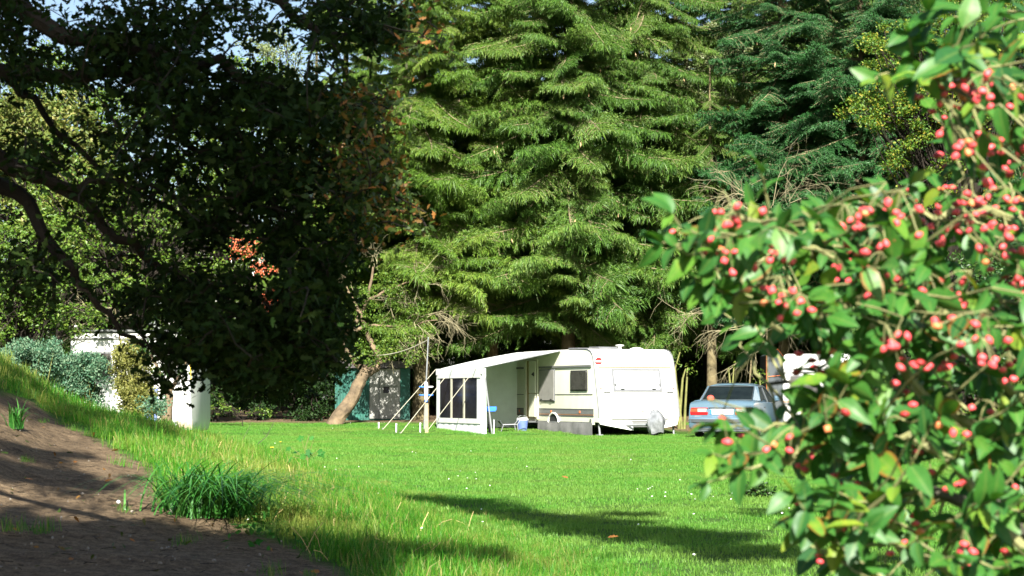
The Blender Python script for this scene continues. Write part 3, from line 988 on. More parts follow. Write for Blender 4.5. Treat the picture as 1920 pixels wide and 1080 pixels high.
def caravan():
    t = empty('caravan', C0, CA, 'cream and white touring caravan with an awning on its door side', 'caravan')
    mb = MB()
    mb.prism(PROF, 'x', 0.0, W, 0)
    body = mb.build('body', [M['white'], M['cream']], None, False)
    # split the door side off in cream; round the long edges
    me = body.data
    bm = bmesh.new(); bm.from_mesh(me)
    for f in bm.faces:
        if abs(f.normal.x) > 0.9 and f.calc_center_median().x < 0.1: f.material_index = 1
    es = [e for e in bm.edges if len(e.link_faces) == 2 and abs(abs(e.verts[0].co.x - e.verts[1].co.x)) < 1e-5 and e.verts[0].co.z > 0.4]
    bmesh.ops.bevel(bm, geom=es, offset=0.055, segments=3, affect='EDGES', profile=0.5, clamp_overlap=True)
    for f in bm.faces: f.smooth = True
    bm.to_mesh(me); bm.free()
    me.set_sharp_from_angle(angle=R(28))
    body.parent = t
    S = -0.004
    # --- door side: rail, lines, bands (each its own thin strip)
    m = MB()
    m.box(S - .03, S, 0.12, 3.55, 1.885, 1.945); m.box(S - .03, S, 4.56, LN - .1, 1.885, 1.945)
    m.build('awning_rail', M['lightgrey'], t, bevel=.006)
    m = MB()
    m.box(S - .006, S, 0.06, 2.46, 1.118, 1.136); m.box(S - .006, S, 3.52, 3.60, 1.118, 1.136); m.box(S - .006, S, 4.56, LN - .08, 1.118, 1.136)
    m.build('belt_line', M['grey'], t)
    for (z0, z1, mt, nm, dx) in [(0.69, 0.725, 'grey', 'stripe', .006), (0.575, 0.687, 'lightgrey', 'stripe', .004), (0.545, 0.572, 'brownline', 'stripe', .006), (0.505, 0.542, 'grey', 'stripe', .005)]:
        m = MB()
        m.box(S - dx, S, 0.0, 3.60, z0, z1); m.box(S - dx, S, 4.56, LN - .02, z0, z1)
        m.build(nm, M[mt], t)
    for y in (0.85, 2.72, 4.95):
        m = MB(); m.box(S - .022, S - .008, y - .035, y + .035, .60, .67)
        m.build('side_reflector', M['orange'], t, bevel=.006)
    # corner trim along the front edge of the door side and over the roof
    m = MB()
    m.tube([(0.0, y, z) for y, z in PROF[1:10]] + [(0.02, 1.6, ZR + .01)], 0.016, 6)
    m.build('corner_trim', M['alu'], t, True)
    m = MB()
    m.tube([(W - .0, y, z) for y, z in PROF[1:10]] + [(W - .02, 1.6, ZR + .01)], 0.016, 6)
    m.build('corner_trim', M['alu'], t, True)
    # windows of the door side
    def side_window(y0, y1, z0, z1, glass, fr, nm):
        f = MB()
        r = .09
        f.box(S - .028, S, y0, y1, z0, z1)
        fo = f.build('window', fr, t, bevel=.022, seg=3)
        g = MB(); g.box(S - .042, S - .0285, y0 + .035, y1 - .035, z0 + .035, z1 - .035)
        g.build('pane', glass, fo, bevel=.012, seg=2)
        return fo
    w1 = side_window(0.36, 1.42, 1.22, 1.80, M['smoked'], M['dark'], 'window')
    w1['label'] = 'square smoked window with a black rubber surround'
    w2 = side_window(2.46, 3.52, 0.92, 1.86, M['greyblind'], M['alu'], 'window')
    w2['label'] = 'tall grey window beside the open door'
    for yy in (2.66, 3.32):
        m = MB(); m.box(S - .06, S - .043, yy - .05, yy + .05, .965, 1.0); m.build('latch', M['dark'], w2)
    # doorway: recess with beige lining, white leaf standing in its front half
    m = MB()
    m.box(S - .002, S + .0, 3.60, 4.56, 0.42, 2.12)
    d = m.build('doorway', M['beige'], t)
    m = MB()
    m.box(S - .05, S - .003, 3.60, 3.65, .40, 2.15); m.box(S - .05, S - .003, 4.40, 4.56, .40, 2.15); m.box(S - .05, S - .003, 3.65, 4.40, 2.12, 2.16)
    m.build('door_frame', M['cream'], d, bevel=.008)
    m = MB()
    m.box(S - .10, S - .055, 3.64, 4.10, 1.16, 2.11)
    up = m.build('door', M['cream'], t, bevel=.02)
    m = MB(); m.prism([(3.70, 1.66), (3.86, 1.72), (3.70, 1.78)], 'x', S - .125, S - .101); m.build('handle', M['dark'], up)
    m = MB()
    m.box(S - .10, S - .055, 3.64, 4.10, .46, 1.145)
    m.build('door', M['cream'], t, bevel=.05, seg=3)
    m = MB(); m.box(S - .25, S - .01, 3.75, 4.60, .30, .355); m.build('step', M['grey'], t, bevel=.01)
    m = MB(); m.box(S - .010, S + .0, 0.1, LN, .30, .358); m.build('sill', M['lightgrey'], t)
    m = MB(); m.box(S - .03, S, 0.13, 0.2, .395, .455); m.build('socket_cover', M['grey'], t, bevel=.01)
    # wheel arch and wheel
    m = MB()
    arc = [(2.55 + .34 * math.cos(a), .33 + .26 * math.sin(a)) for a in np.linspace(0, math.pi, 11)]
    for a, b in zip(arc[:-1], arc[1:]):
        m.tube([(S - .02, a[0], a[1]), (S - .02, b[0], b[1])], 0.028, 6, caps=True)
    m.build('wheel_arch', M['white'], t, True)
    m = MB()
    m.prism([(2.55 + .31 * math.cos(a), .33 + .23 * math.sin(a)) for a in np.linspace(0, math.pi, 11)], 'x', S - .006, S - .001)
    m.build('wheel_well', M['dark'], t)
    wh = MB()
    prof = [(.05, -.09), (.26, -.09), (.30, -.06), (.31, 0), (.30, .06), (.26, .09), (.05, .09)]
    wh.lathe(prof, 24)
    o = wh.build('wheel', M['tyre'], t, True); o.location = (.14, 2.55, .31); o.rotation_euler = (0, R(90), 0)
    rm = MB(); rm.lathe([(.03, -.095), (.17, -.1), (.175, -.085), (.02, -.085)], 16)
    o2 = rm.build('rim', M['alu'], o, True)
    # --- front end
    def fstrip(x0, x1, z0, z1, proud, mt, nm, parent=t, bevel=.006):
        m = MB()
        ya, yb = face_y(z0), face_y(z1)
        vs = [(x0, ya - proud, z0), (x1, ya - proud, z0), (x1, yb - proud, z1), (x0, yb - proud, z1),
              (x0, ya - .003, z0), (x1, ya - .003, z0), (x1, yb - .003, z1), (x0, yb - .003, z1)]
        m.add(vs, [(0, 1, 2, 3), (7, 6, 5, 4), (0, 4, 5, 1), (1, 5, 6, 2), (2, 6, 7, 3), (3, 7, 4, 0)])
        return m.build(nm, mt, parent, bevel=bevel)
    fstrip(0.10, W - .12, 1.865, 1.895, .02, M['brownline'], 'gutter_strip')
    fw = fstrip(.50, 2.03, 1.20, 1.845, .018, M['alu'], 'window')
    fw['label'] = 'wide front window with a silver blind behind it'
    fstrip(.565, 1.965, 1.265, 1.775, .034, M['blinds'], 'pane', fw, .03)
    fstrip(.56, 1.97, 1.782, 1.812, .03, M['lightgrey'], 'blind_roller', fw)
    for x in (0.78, 1.76):
        fstrip(x - .05, x + .05, 1.275, 1.295, .06, M['dark'], 'latch', fw, 0)
    for x in (.58, 1.95):
        fstrip(x - .02, x + .02, 1.36, 1.43, .06, M['grey'], 'stay', fw, .004)
    for x in (.30, 2.27):
        fstrip(x - .10, x + .10, 1.175, 1.205, .03, M['grey'], 'grab_handle')
    for x in (.12, 2.40):
        fstrip(x - .025, x + .025, 1.27, 1.32, .03, M['amber'], 'marker_light')
    fstrip(1.31, 1.39, .66, .74, .03, M['tan'], 'gas_box_lock')
    fstrip(.40, 2.15, .435, .455, .012, M['lightgrey'], 'panel_seam')
    fstrip(.50, 2.05, .375, .39, .012, M['lightgrey'], 'panel_seam')
    # round no-entry sign
    m = MB()
    y = face_y(2.04) - .01
    m.lathe([(.11, 0), (.11, .006)], 28)
    s = m.build('round_sign', M['red'], t); s.location = (.13, y - .025, 2.04); s.rotation_euler = (R(98), 0, 0)
    m = MB(); m.box(-.115, .115, -.022, .022, .007, .010); m.build('sign_bar', M['white'], s)
    # lower valance with drawbar notch
    m = MB()
    yb = -0.27
    m.add([(0.02, yb, .37), (1.02, yb - .02, .37), (1.00, yb - .16, .13), (0.9, yb - .16, .14), (.45, yb - .1, .22), (.05, yb - .03, .30)], [(0, 1, 2, 3, 4, 5)])
    m.build('valance', M['white'], t, solid=.02)
    m = MB()
    m.add([(1.62, yb - .02, .37), (2.47, yb, .37), (2.42, yb - .06, .27), (2.1, yb - .12, .21), (1.66, yb - .14, .17)], [(0, 1, 2, 3, 4)])
    m.build('valance', M['white'], t, solid=.02)
    m = MB(); m.box(1.03, 1.61, yb - .06, yb + .02, .22, .365); m.build('drawbar_housing', M['lightgrey'], t, bevel=.02)
    m = MB()
    m.tube([(.55, .2, .27), (1.25, -1.25, .30)], .045, 6); m.tube([(1.95, .2, .27), (1.25, -1.25, .30)], .045, 6)
    m.build('drawbar', M['steel'], t)
    m = MB(); m.tube([(1.33, -1.05, .55), (1.33, -1.05, .02)], .03, 8); m.lathe([(.02, 0), (.10, .02), (.11, .05), (.1, .08), (.02, .1)], 12, (1.33, -1.05, 0))
    m.build('jockey_wheel', M['steel'], t)
    for x, y in ((.09, -.13), (W - .1, -.13)):
        m = MB(); m.tube([(x, y, .36), (x, y - .06, .02)], .028, 6); m.box(x - .07, x + .07, y - .13, y + .02, .0, .03)
        m.build('corner_steady', M['steel'], t)
    m = MB()
    m.tube([(-.02, .06, .33), (.06, .02, .33)], .05, 8); m.build('steady_mount', M['cream'], t)
    m = MB(); m.box(0.1, 2.4, .2, LN - .1, .22, .34); m.build('chassis', M['dark'], t)
    # roof fittings
    for y0, y1 in ((1.0, 1.75), (2.35, 3.1)):
        m = MB(); m.prism([(y0, ZR), (y0 + .1, ZR + .075), (y1 - .05, ZR + .085), (y1, ZR)], 'x', .7, 1.3)
        m.build('roof_hatch', M['alu'], t, bevel=.01)
    m = MB(); m.lathe([(.05, 0), (.05, .09), (.12, .10), (.12, .13), (.03, .14)], 12, (1.2, .75, ZR - .01)); m.build('flue', M['white'], t)
    m = MB(); m.lathe([(.2, 0), (.19, .04), (.1, .075), (.02, .08)], 14, (1.6, .5, ZR - .03)); m.build('roof_vent', M['white'], t, True)
    return t


caravan()


def skirt():
    m = MB()
    P = []
    for k in range(41):
        y = 0.02 + 3.55 * k / 40
        w = .012 * math.sin(k * .55) + .006 * math.sin(k * 1.3 + 1)
        sag = .05 * abs(math.sin(k / 40 * math.pi * 3))
        if 2.2 < y < 2.9: sag += .06 * math.sin((y - 2.2) / .7 * math.pi)
        P.append([(-.03 + w * .3, y, .355 - sag * .5), (-.045 + w, y, .24 - sag * .2), (-.05 + w * 1.4, y, .12), (-.04 + w * .5, y, -.03)])
    m.grid(P)
    o = m.build('ground_skirt', M['skirt'], None, True, solid=.006)
    o.location = C0; o.rotation_euler = (0, 0, CA)
    tag(o, 'grey cloth skirt hung along the bottom of the cream caravan', 'skirt')
    # silver hitch cover: a crumpled sack
    m = MB()
    rows = 13
    P = []
    for i in range(rows):
        v = i / (rows - 1)
        z = .08 + .62 * v
        r = (.22 + .05 * math.sin(v * 3.1)) * (1 - .45 * max(0, v - .6) / .4) if v < .98 else .05
        row = []
        for k in range(22):
            a = 2 * math.pi * k / 21
            rr = r * (1 + .10 * math.sin(4 * a + 3 * v) + .06 * math.sin(9 * a + 7 * v))
            row.append((1.25 + rr * .9 * math.cos(a), -1.28 + rr * 1.1 * math.sin(a), z + .03 * math.sin(3 * a)))
        P.append(row)
    m.grid(P)
    b = len(m.v) - 22
    m.f.append(tuple(range(b, b + 21))); m.m.append(0)
    o = m.build('hitch_cover', M['silver'], None, True, solid=.004)
    o.location = C0; o.rotation_euler = (0, 0, CA)
    tag(o, 'crumpled silver cover pulled over the caravan hitch', 'cover')


skirt()


def awning():
    t = empty('awning', C0, CA, 'white sun awning with a windowed front wall, open towards the viewer', 'awning')
    X = -2.42; Y0, Y1 = 2.12, 5.62
    ze0, ze1 = 1.88, 1.86
    # canopy, slightly sagging, attached along the roof edge
    m = MB(); P = []
    for i in range(13):
        u = i / 12
        row = []
        for j in range(9):
            v = j / 8
            ya = Y0 + (5.2 - Y0) * v; yb = Y0 + (Y1 - Y0) * v
            x = -.0 + (X) * u
            z = 2.385 + (ze0 + (ze1 - ze0) * v - 2.385) * u - .05 * math.sin(math.pi * u) * math.sin(math.pi * v) + .03 * math.sin(math.pi * u)
            row.append((x - .01, ya + (yb - ya) * u, z))
        P.append(row)
    m.grid(P); m.build('canopy', M['vinyl'], t, True, solid=.012)
    # valance hanging from the front edge
    m = MB(); m.box(X - .022, X - .008, Y0, Y1, 1.70, 1.885)
    m.build('valance', M['vinyl'], t)
    # front wall: white frame around three window panes
    x0 = X
    def wall(name, y0, y1, z0, z1, d=0.0, mt='vinyl', th=.012):
        m = MB(); m.box(x0 - d, x0 - d + th, y0, y1, z0, z1)
        return m.build(name, M[mt], t)
    lows = MB(); P = []
    for k in range(25):
        y = Y0 + (Y1 - Y0) * k / 24
        P.append([(x0 + .0 + .015 * math.sin(k * 1.9), y, -.03), (x0 + .008 * math.sin(k * 1.9 + 1), y, .2), (x0, y, .42)])
    lows.grid(P); lows.build('front_wall', M['vinyl'], t, True, solid=.008)
    wall('front_wall', Y0, Y0 + .42, .42, 1.70)
    wall('front_wall', Y1 - .28, Y1, .42, 1.70)
    wall('front_wall', Y0 + .42, Y1 - .28, 1.62, 1.70)
    m = MB()
    for (a, b, c, d) in [(Y0 + .14, Y1 - .12, 1.60, 1.74), (Y0 + .14, Y1 - .12, .30, .44)]:
        m.box(x0 - .02, x0 - .009, a, b, c, d)
    m.build('window_border', M['white'], t)
    py = [Y0 + .42, Y0 + 1.36, Y0 + 2.32, Y1 - .28]
    for k in range(3):
        a = py[k] + (.06 if k else 0); b = py[k + 1] - (.06 if k < 2 else 0)
        m = MB(); m.box(x0 + .0, x0 + .006, a, b, .42, 1.62); m.build('window_pane', M['darkglass'], t)
    for k in (1, 2):
        m = MB(); m.box(x0 - .012, x0 + .010, py[k] - .06, py[k] + .06, .44, 1.60); m.build('mullion', M['strap'], t)
    # far end wall, hanging in folds
    m = MB(); P = []
    for i in range(31):
        u = i / 30
        x = X + .02 + (-.02 - X) * u; y = Y1 - .02 + (5.16 - Y1) * u
        ztop = 1.86 + (2.36 - 1.86) * u
        f = .03 * math.sin(i * .9) + .012 * math.sin(i * 2.3)
        P.append([(x, y + f * (1 - v * .8), -.03 + (ztop + .03) * v) for v in (0, .25, .5, .75, 1)])
    m.grid(P); m.build('end_wall', M['vinylgrey'], t, True, solid=.01)
    # a strip of the near end wall rolled to the front pole
    m = MB()
    m.add([(X, Y0, -.02), (X + .12, Y0 + .02, -.02), (X + .10, Y0 + .02, 1.86), (X, Y0, 1.86)], [(0, 1, 2, 3)])
    m.build('end_flap', M['vinylgrey'], t, solid=.01)
    for (a, b, r) in [((X + .02, Y0 - .03, 1.90), (X + .27, Y0 - .06, -.02), .022), ((X + .03, Y1 - .05, 1.86), (X + .03, Y1 - .05, 0), .018)]:
        m = MB(); m.tube([a, b], r, 8); m.build('pole', M['steel'], t, True)
    m = MB(); m.tube([(X + .02, Y0 - .02, 1.885), (-.02, Y0 - .02, 2.37)], .014, 6); m.build('pole', M['steel'], t)
    m = MB(); m.tube([(X + .0, Y0, 1.875), (X + .0, Y1, 1.855)], .014, 6); m.build('pole', M['steel'], t)
    m = MB(); m.tube([(X + .31, Y0 - .08, .42), (X + .31, Y0 - .08, -.02)], .012, 6); m.build('pole_peg', M['plasticwhite'], t)
    for (yy, px, py_) in [(5.62, 717, 806), (4.35, 750, 814), (2.55, 797, 813)]:
        h = hit(px, py_)
        q = h - C0
        loc = (math.cos(CA) * q.x + math.sin(CA) * q.y, -math.sin(CA) * q.x + math.cos(CA) * q.y, q.z)
        m = MB(); a = Vector((X - .03, yy, 1.87)); b = Vector(loc)
        d = (b - a).normalized(); w = Vector((0, 1, 0)).cross(d).cross(d).normalized() * .016
        n = d.cross(w).normalized() * .004
        m.add([a - w - n, a + w - n, b + w - n, b - w - n, a - w + n, a + w + n, b + w + n, b - w + n], [(0, 1, 2, 3), (7, 6, 5, 4), (0, 4, 5, 1), (1, 5, 6, 2), (2, 6, 7, 3), (3, 7, 4, 0)])
        g = m.build('guy_strap', M['strap'], t)
        m = MB(); m.tube([b + Vector((0, 0, .06)), b - Vector((0, 0, .12))], .012, 5); m.build('peg', M['steel'], g)


awning()


def campsite_bits():
    # short white stakes
    for (px, py, h, lab) in [(710, 804, .16, 'short white stake in the grass, farthest out from the awning'), (743, 812, .24, 'short white stake between the two left guy straps'), (788, 812, .26, 'short white stake beside the wooden post')]:
        p = hit(px, py)
        m = MB(); m.tube([(0, 0, -.1), (0, 0, h)], .018, 8); m.lathe([(.026, h), (.026, h + .02), (.01, h + .03)], 8)
        o = m.build('ground_stake', M['plasticwhite'], None); o.location = p
        tag(o, lab, 'stake', 'white stakes by the awning')
    # wooden post
    p = hit(800, 813)
    m = MB(); m.prism([(-.05, -.05), (.05, -.05), (.05, .05), (-.05, .05)], 'z', -.2, .82); m.prism([(-.05, -.05), (.05, -.05), (.05, .05), (-.05, .05)], 'z', .823, .85)
    o = m.build('wooden_post', M['wood'], None, bevel=.012); o.location = p
    tag(o, 'weathered square wooden post beside the thin mast', 'post')
    # mast with white and blue fitting
    q = hit(795, 806)
    t = empty('antenna_mast', q, 0, 'thin grey mast with a white tube and blue rings clamped to it', 'mast')
    top = at(803, 632, q.y) - q
    m = MB(); m.tube([(0, 0, -.1), tuple(top * .5), tuple(top)], [.026, .022, .016], 8); m.build('pole', M['steel'], t, True)
    c = at(799, 733, q.y - .1) - q
    m = MB(); m.lathe([(.03, -.28), (.055, -.24), (.06, .12), (.05, .22), (.03, .26)], 12, tuple(c)); m.build('white_tube', M['plasticwhite'], t, True)
    for dz in (-.12, .12):
        for s in (-1, 1):
            m = MB()
            a = [(c.x + s * .12 + .075 * math.cos(u), c.y + .075 * math.sin(u), c.z + dz) for u in np.linspace(0, 2 * math.pi, 11)]
            m.tube(a, .022, 6, caps=False); m.build('blue_ring', M['bluepl'] if s < 0 or dz < 0 else M['plasticwhite'], t, True)
    m = MB(); m.lathe([(.02, -.34), (.045, -.32), (.045, -.28), (.02, -.27)], 10, tuple(c)); m.build('clamp', M['bluepl'], t)
    # rope from the leaning tree to the mast
    a = at(707, 667, 57.6); b = q + top * .97
    m = MB(); pts = [a.lerp(b, i / 8) - Vector((0, 0, .10 * math.sin(math.pi * i / 8))) for i in range(9)]
    m.tube(pts, .014, 5)
    tag(m.build('washing_line', M['strap'], None), 'pale line strung from the leaning tree to the thin mast', 'rope')
    # blue tray on a dark stand under the canopy
    p = cloc(-2.05, 2.5); p.z = Z(p.x, p.y)
    t = empty('tray_stand', p, CA, 'bright blue tray on a thin black stand inside the awning pole', 'stand')
    m = MB(); m.tube([(0, 0, 0), (0, 0, .62)], .035, 8); m.box(-.14, .14, -.12, .12, 0, .02); m.build('stand', M['dark'], t)
    m = MB(); m.prism([(-.24, .62), (.14, .62), (.18, .66), (.18, .76), (-.24, .76)], 'y', -.10, .10); m.build('tray', M['bluepl'], t, bevel=.015)
    # bucket
    p = cloc(-.55, 3.55); p.z = Z(p.x, p.y)
    t = empty('bucket', p, 0, 'blue bucket with a white lid beside the caravan step', 'bucket')
    m = MB(); m.lathe([(.13, -.01), (.17, .30)], 18); m.build('pail', M['bluegrey'], t, True)
    m = MB(); m.lathe([(.175, .30), (.18, .33), (.10, .36), (.02, .365)], 18); m.build('lid', M['plasticwhite'], t, True)
    m = MB(); m.tube([(.17 * math.cos(a), -.02, .28 + .16 * math.sin(a)) for a in np.linspace(0, math.pi, 9)], .007, 5); m.build('handle', M['steel'], t)
    # folding camp stool / chair
    p = cloc(-1.0, 3.3); p.z = Z(p.x, p.y)
    t = empty('camp_chair', p, R(10), 'low folding camp chair with grey tube frame and dark seat', 'chair')
    m = MB(); P = [[(-.30 + .05 * i, -.2 + .4 * j / 4, .20 - .02 * math.sin(math.pi * i / 8)) for j in range(5)] for i in range(9)]
    m.grid(P); m.build('seat', M['cardark'], t, True, solid=.015)
    m = MB(); P = [[(-.32 - .02 * i, -.2 + .4 * j / 3, .2 + .03 * i) for j in range(4)] for i in range(4)]
    m.grid(P); m.build('backrest', M['cardark'], t, True, solid=.015)
    for s in (-1, 1):
        m = MB()
        m.tube([(-.35, s * .22, .0), (-.28, s * .22, .19), (.12, s * .22, .20), (.26, s * .22, .38), (.42, s * .22, .40)], .013, 6)
        m.tube([(.12, s * .22, .20), (.15, s * .22, .0)], .013, 6)
        m.build('frame', M['steel'], t, True)


campsite_bits()


# ------------------------------------------------------------------ blue-grey saloon car
def car():
    # frame: x to the right, y forward, z up; origin below the middle of the rear bumper
    b = R(17)
    rl = at(1290, 815, 48.0)
    o0 = Vector((rl.x + .85 * math.cos(b), rl.y - .85 * math.sin(b), 0))
    o0.z = Z(o0.x, o0.y)
    t = empty('car', o0, -b, 'blue-grey saloon car parked with its tail towards the lawn', 'car')
    # lower body: rings of a half section mirrored, lofted along y
    st = [  # y, halfwidth bottom, halfwidth max, halfwidth deck, z bottom, z bulge, z shoulder, z deck
        (0.00, .66, .80, .76, .22, .45, .47, .485),
        (0.03, .74, .84, .80, .19, .44, .50, .52),
        (0.11, .78, .855, .82, .18, .45, .54, .545),
        (0.135, .79, .855, .80, .18, .46, .84, .87),
        (0.19, .80, .858, .79, .18, .46, .88, .92),
        (0.45, .81, .862, .78, .18, .48, .90, .945),
        (0.85, .82, .865, .78, .18, .50, .90, .955),
        (1.6, .83, .868, .80, .18, .50, .89, .93),
        (2.6, .83, .868, .80, .18, .50, .88, .92),
        (3.4, .82, .862, .78, .18, .50, .84, .89),
        (4.1, .80, .83, .72, .19, .48, .72, .78),
        (4.4, .72, .76, .66, .22, .45, .62, .68)]
    m = MB(); ring = []
    vs, fs = [], []
    for (y, a, bb, c, z0, z1, z2, z3) in st:
        half = [(0, z0), (a, z0), (bb * .985, z0 + .1), (bb, z1), (bb * .99, (z1 + z2) / 2), (bb * .965, z2), (c, z3 - .008), (c * .6, z3 + .012), (0, z3 + .018)]
        full = half + [(-x, z) for x, z in reversed(half[1:-1])]
        vs += [(x, y, z) for x, z in full]
    k = len(vs) // len(st)
    for i in range(len(st) - 1):
        for j in range(k):
            j2 = (j + 1) % k
            fs.append((i * k + j, i * k + j2, (i + 1) * k + j2, (i + 1) * k + j))
    fs.append(tuple(range(k))); fs.append(tuple(len(vs) - k + j for j in reversed(range(k))))
    m.add(vs, fs)
    m.build('body', M['carpaint'], t, True)
    # cabin: roof shell lofted over the glass house
    cab = [(0.80, .66, .955), (1.62, .60, 1.335), (2.0, .60, 1.365), (2.5, .60, 1.36), (2.95, .60, 1.31), (3.75, .70, .89)]
    m = MB(); P = []
    for (y, w, z) in cab:
        row = []
        for s in np.linspace(-1, 1, 9):
            row.append((w * s, y, z + .02 * (1 - s * s) - (.03 if abs(s) > .99 and .9 < y < 3.2 else 0)))
        P.append(row)
    m.grid(P[1:5]); m.build('roof', M['carpaint'], t, True, solid=-.03)
    # pillars
    def pil(p, q, w0, w1, nm='pillar'):
        m = MB(); m.tube([p, q], [w0, w1], 6); return m.build(nm, M['carpaint'], t, True)
    m = MB()
    for s in (1, -1):
        # broad rear quarter panel
        m.add([(s * .79, .62, .93), (s * .665, .86, .955), (s * .60, 1.60, 1.32), (s * .655, 1.72, 1.30), (s * .79, 1.30, .93)], [(0, 1, 2, 3, 4)])
    m.build('quarter_panel', M['carpaint'], t, solid=.03)
    m = MB()
    for s in (1, -1):
        m.tube([(s * .655, 1.70, 1.305), (s * .645, 2.45, 1.325), (s * .645, 2.95, 1.28), (s * .77, 3.75, .90)], .035, 6)
        m.tube([(s * .80, 2.45, .90), (s * .65, 2.40, 1.31)], .03, 6)
    m.build('pillar', M['cardark'], t, True)
    # glass
    m = MB()
    m.add([(-.655, .86, .962), (.655, .86, .962), (.585, 1.58, 1.315), (-.585, 1.58, 1.315)], [(0, 1, 2, 3)])
    rw = m.build('rear_window', M['carglass'], t, solid=.012)
    m = MB(); m.tube([(-.655, .85, .965), (.655, .85, .965), (.59, 1.575, 1.325), (-.59, 1.575, 1.325), (-.655, .85, .965)], .014, 4); m.build('seal', M['cardark'], rw)
    for s in (1, -1):
        m = MB(); m.add([(s * .80, 1.32, .935), (s * .80, 3.70, .90), (s * .65, 2.93, 1.28), (s * .65, 1.73, 1.295)], [(0, 1, 2, 3)])
        m.build('side_window', M['carglass'], t, solid=.01)
    m = MB(); m.add([(-.70, 3.76, .905), (.70, 3.76, .905), (.60, 2.97, 1.30), (-.60, 2.97, 1.30)], [(0, 1, 2, 3)]); m.build('windscreen', M['carglass'], t, solid=.01)
    m = MB()
    m.lathe([(.09, 0), (.10, .05), (.07, .10), (.02, .12)], 10, (-.42, .84, .972)); m.build('shelf_cushion', M['brick'], t, True)
    for x in (-.3, .3):
        m = MB(); m.box(x - .14, x + .14, 1.48, 1.56, 1.0, 1.24); m.build('headrest', M['cardark'], t, bevel=.04)
    # tail: lamps, plate, lid seam, bumper strip
    for s in (-1, 1):
        lamp = MB(); lamp.prism([(s * .36, .585), (s * .80, .585), (s * .815, .66), (s * .345, .66)], 'y', .095, .135)
        lo = lamp.build('tail_lamp', M['lampred'], t, bevel=.008)
        m = MB(); m.prism([(s * .40, .662), (s * .62, .662), (s * .62, .748), (s * .375, .748)], 'y', .098, .138); m.build('reversing_lens', M['lampclear'], lo, bevel=.006)
        m = MB(); m.prism([(s * .622, .662), (s * .815, .662), (s * .79, .748), (s * .622, .748)], 'y', .10, .14); m.build('indicator_lens', M['amber'] if s < 0 else M['lampclear'], lo, bevel=.006)
        m = MB(); m.prism([(s * .345, .75), (s * .80, .75), (s * .78, .772), (s * .36, .772)], 'y', .10, .14); m.build('lamp_rim', M['lampred'], lo)
    m = MB(); m.box(-.33, .33, .10, .136, .752, .785); m.build('lid_handle', M['cardark'], t, bevel=.008)
    m = MB(); m.box(-.30, .30, .100, .125, .60, .735); pl = m.build('number_plate', M['plate'], t, bevel=.006)
    m = MB(); m.box(-.296, -.245, .097, .0995, .604, .731); m.build('plate_band', M['bluepl'], pl)
    cu = bpy.data.curves.new('lettering', 'FONT'); cu.body = 'HG:JB 279'; cu.size = .115; cu.extrude = .001; cu.align_x = 'CENTER'; cu.align_y = 'CENTER'
    cu.materials.append(M['ink'])
    tmp = bpy.data.objects.new('lettering_source', cu); COL.objects.link(tmp)
    me = bpy.data.meshes.new_from_object(tmp); me.name = 'lettering'
    bpy.data.objects.remove(tmp)
    tx = link('lettering', me, pl, (.03, .0965, .667), (R(90), 0, 0), (.82, 1, 1))
    tx['kind'] = 'stuff'
    m = MB(); m.tube([(-.03 + .035 * math.cos(a), .134, .845 + .022 * math.sin(a)) for a in np.linspace(0, 2 * math.pi, 13)], .005, 5, caps=False)
    m.build('emblem', M['steel'], t)
    m = MB(); m.box(-.70, -.52, .108, .112, .545, .565); m.build('badge', M['steel'], t)
    m = MB()
    pts = [(-.858, .75, .435), (-.865, .2, .435), (-.82, .02, .435), (-.66, -.012, .435), (.66, -.012, .435), (.82, .02, .435), (.865, .2, .435), (.858, .75, .435)]
    for dz in (-.03, 0, .03):
        m.tube([(x, y, z + dz) for x, y, z in pts], .02, 6)
    m.build('bumper_strip', M['cardark'], t, True)
    m = MB(); m.box(-.70, .70, .0, .3, .155, .215); m.build('bumper_lip', M['cardark'], t, bevel=.02)
    m = MB(); m.box(-.62, .62, -.008, .1, .225, .245); m.build('bumper_lip', M['grey'], t)
    m = MB(); m.tube([(-.45, .02, .17), (-.45, .4, .17)], .03, 8); m.build('exhaust', M['steel'], t)
    for x, y in ((-.74, .95), (.74, .95), (-.74, 3.6), (.74, 3.6)):
        w = MB(); w.lathe([(.05, -.1), (.25, -.1), (.295, -.07), (.30, 0), (.295, .07), (.25, .1), (.05, .1)], 22)
        wo_ = w.build('wheel', M['tyre'], t, True); wo_.location = (x, y, .295); wo_.rotation_euler = (0, R(90), 0)
        rm = MB(); rm.lathe([(.03, -.105), (.18, -.11), (.185, -.085), (.185, .085), (.18, .11), (.03, .105)], 14); rm.build('rim', M['alu'], wo_, True)
    for s in (-1, 1):
        m = MB(); m.lathe([(.02, 0), (.09, .03), (.10, .10), (.06, .16)], 10, (s * .95, 3.0, .92)); m.build('mirror', M['carpaint'], t, True)
        m = MB(); m.box(s * .866 - .01, s * .866 + .01, 1.6, 1.75, .76, .785); m.build('door_handle', M['cardark'], t)
    return t


car()


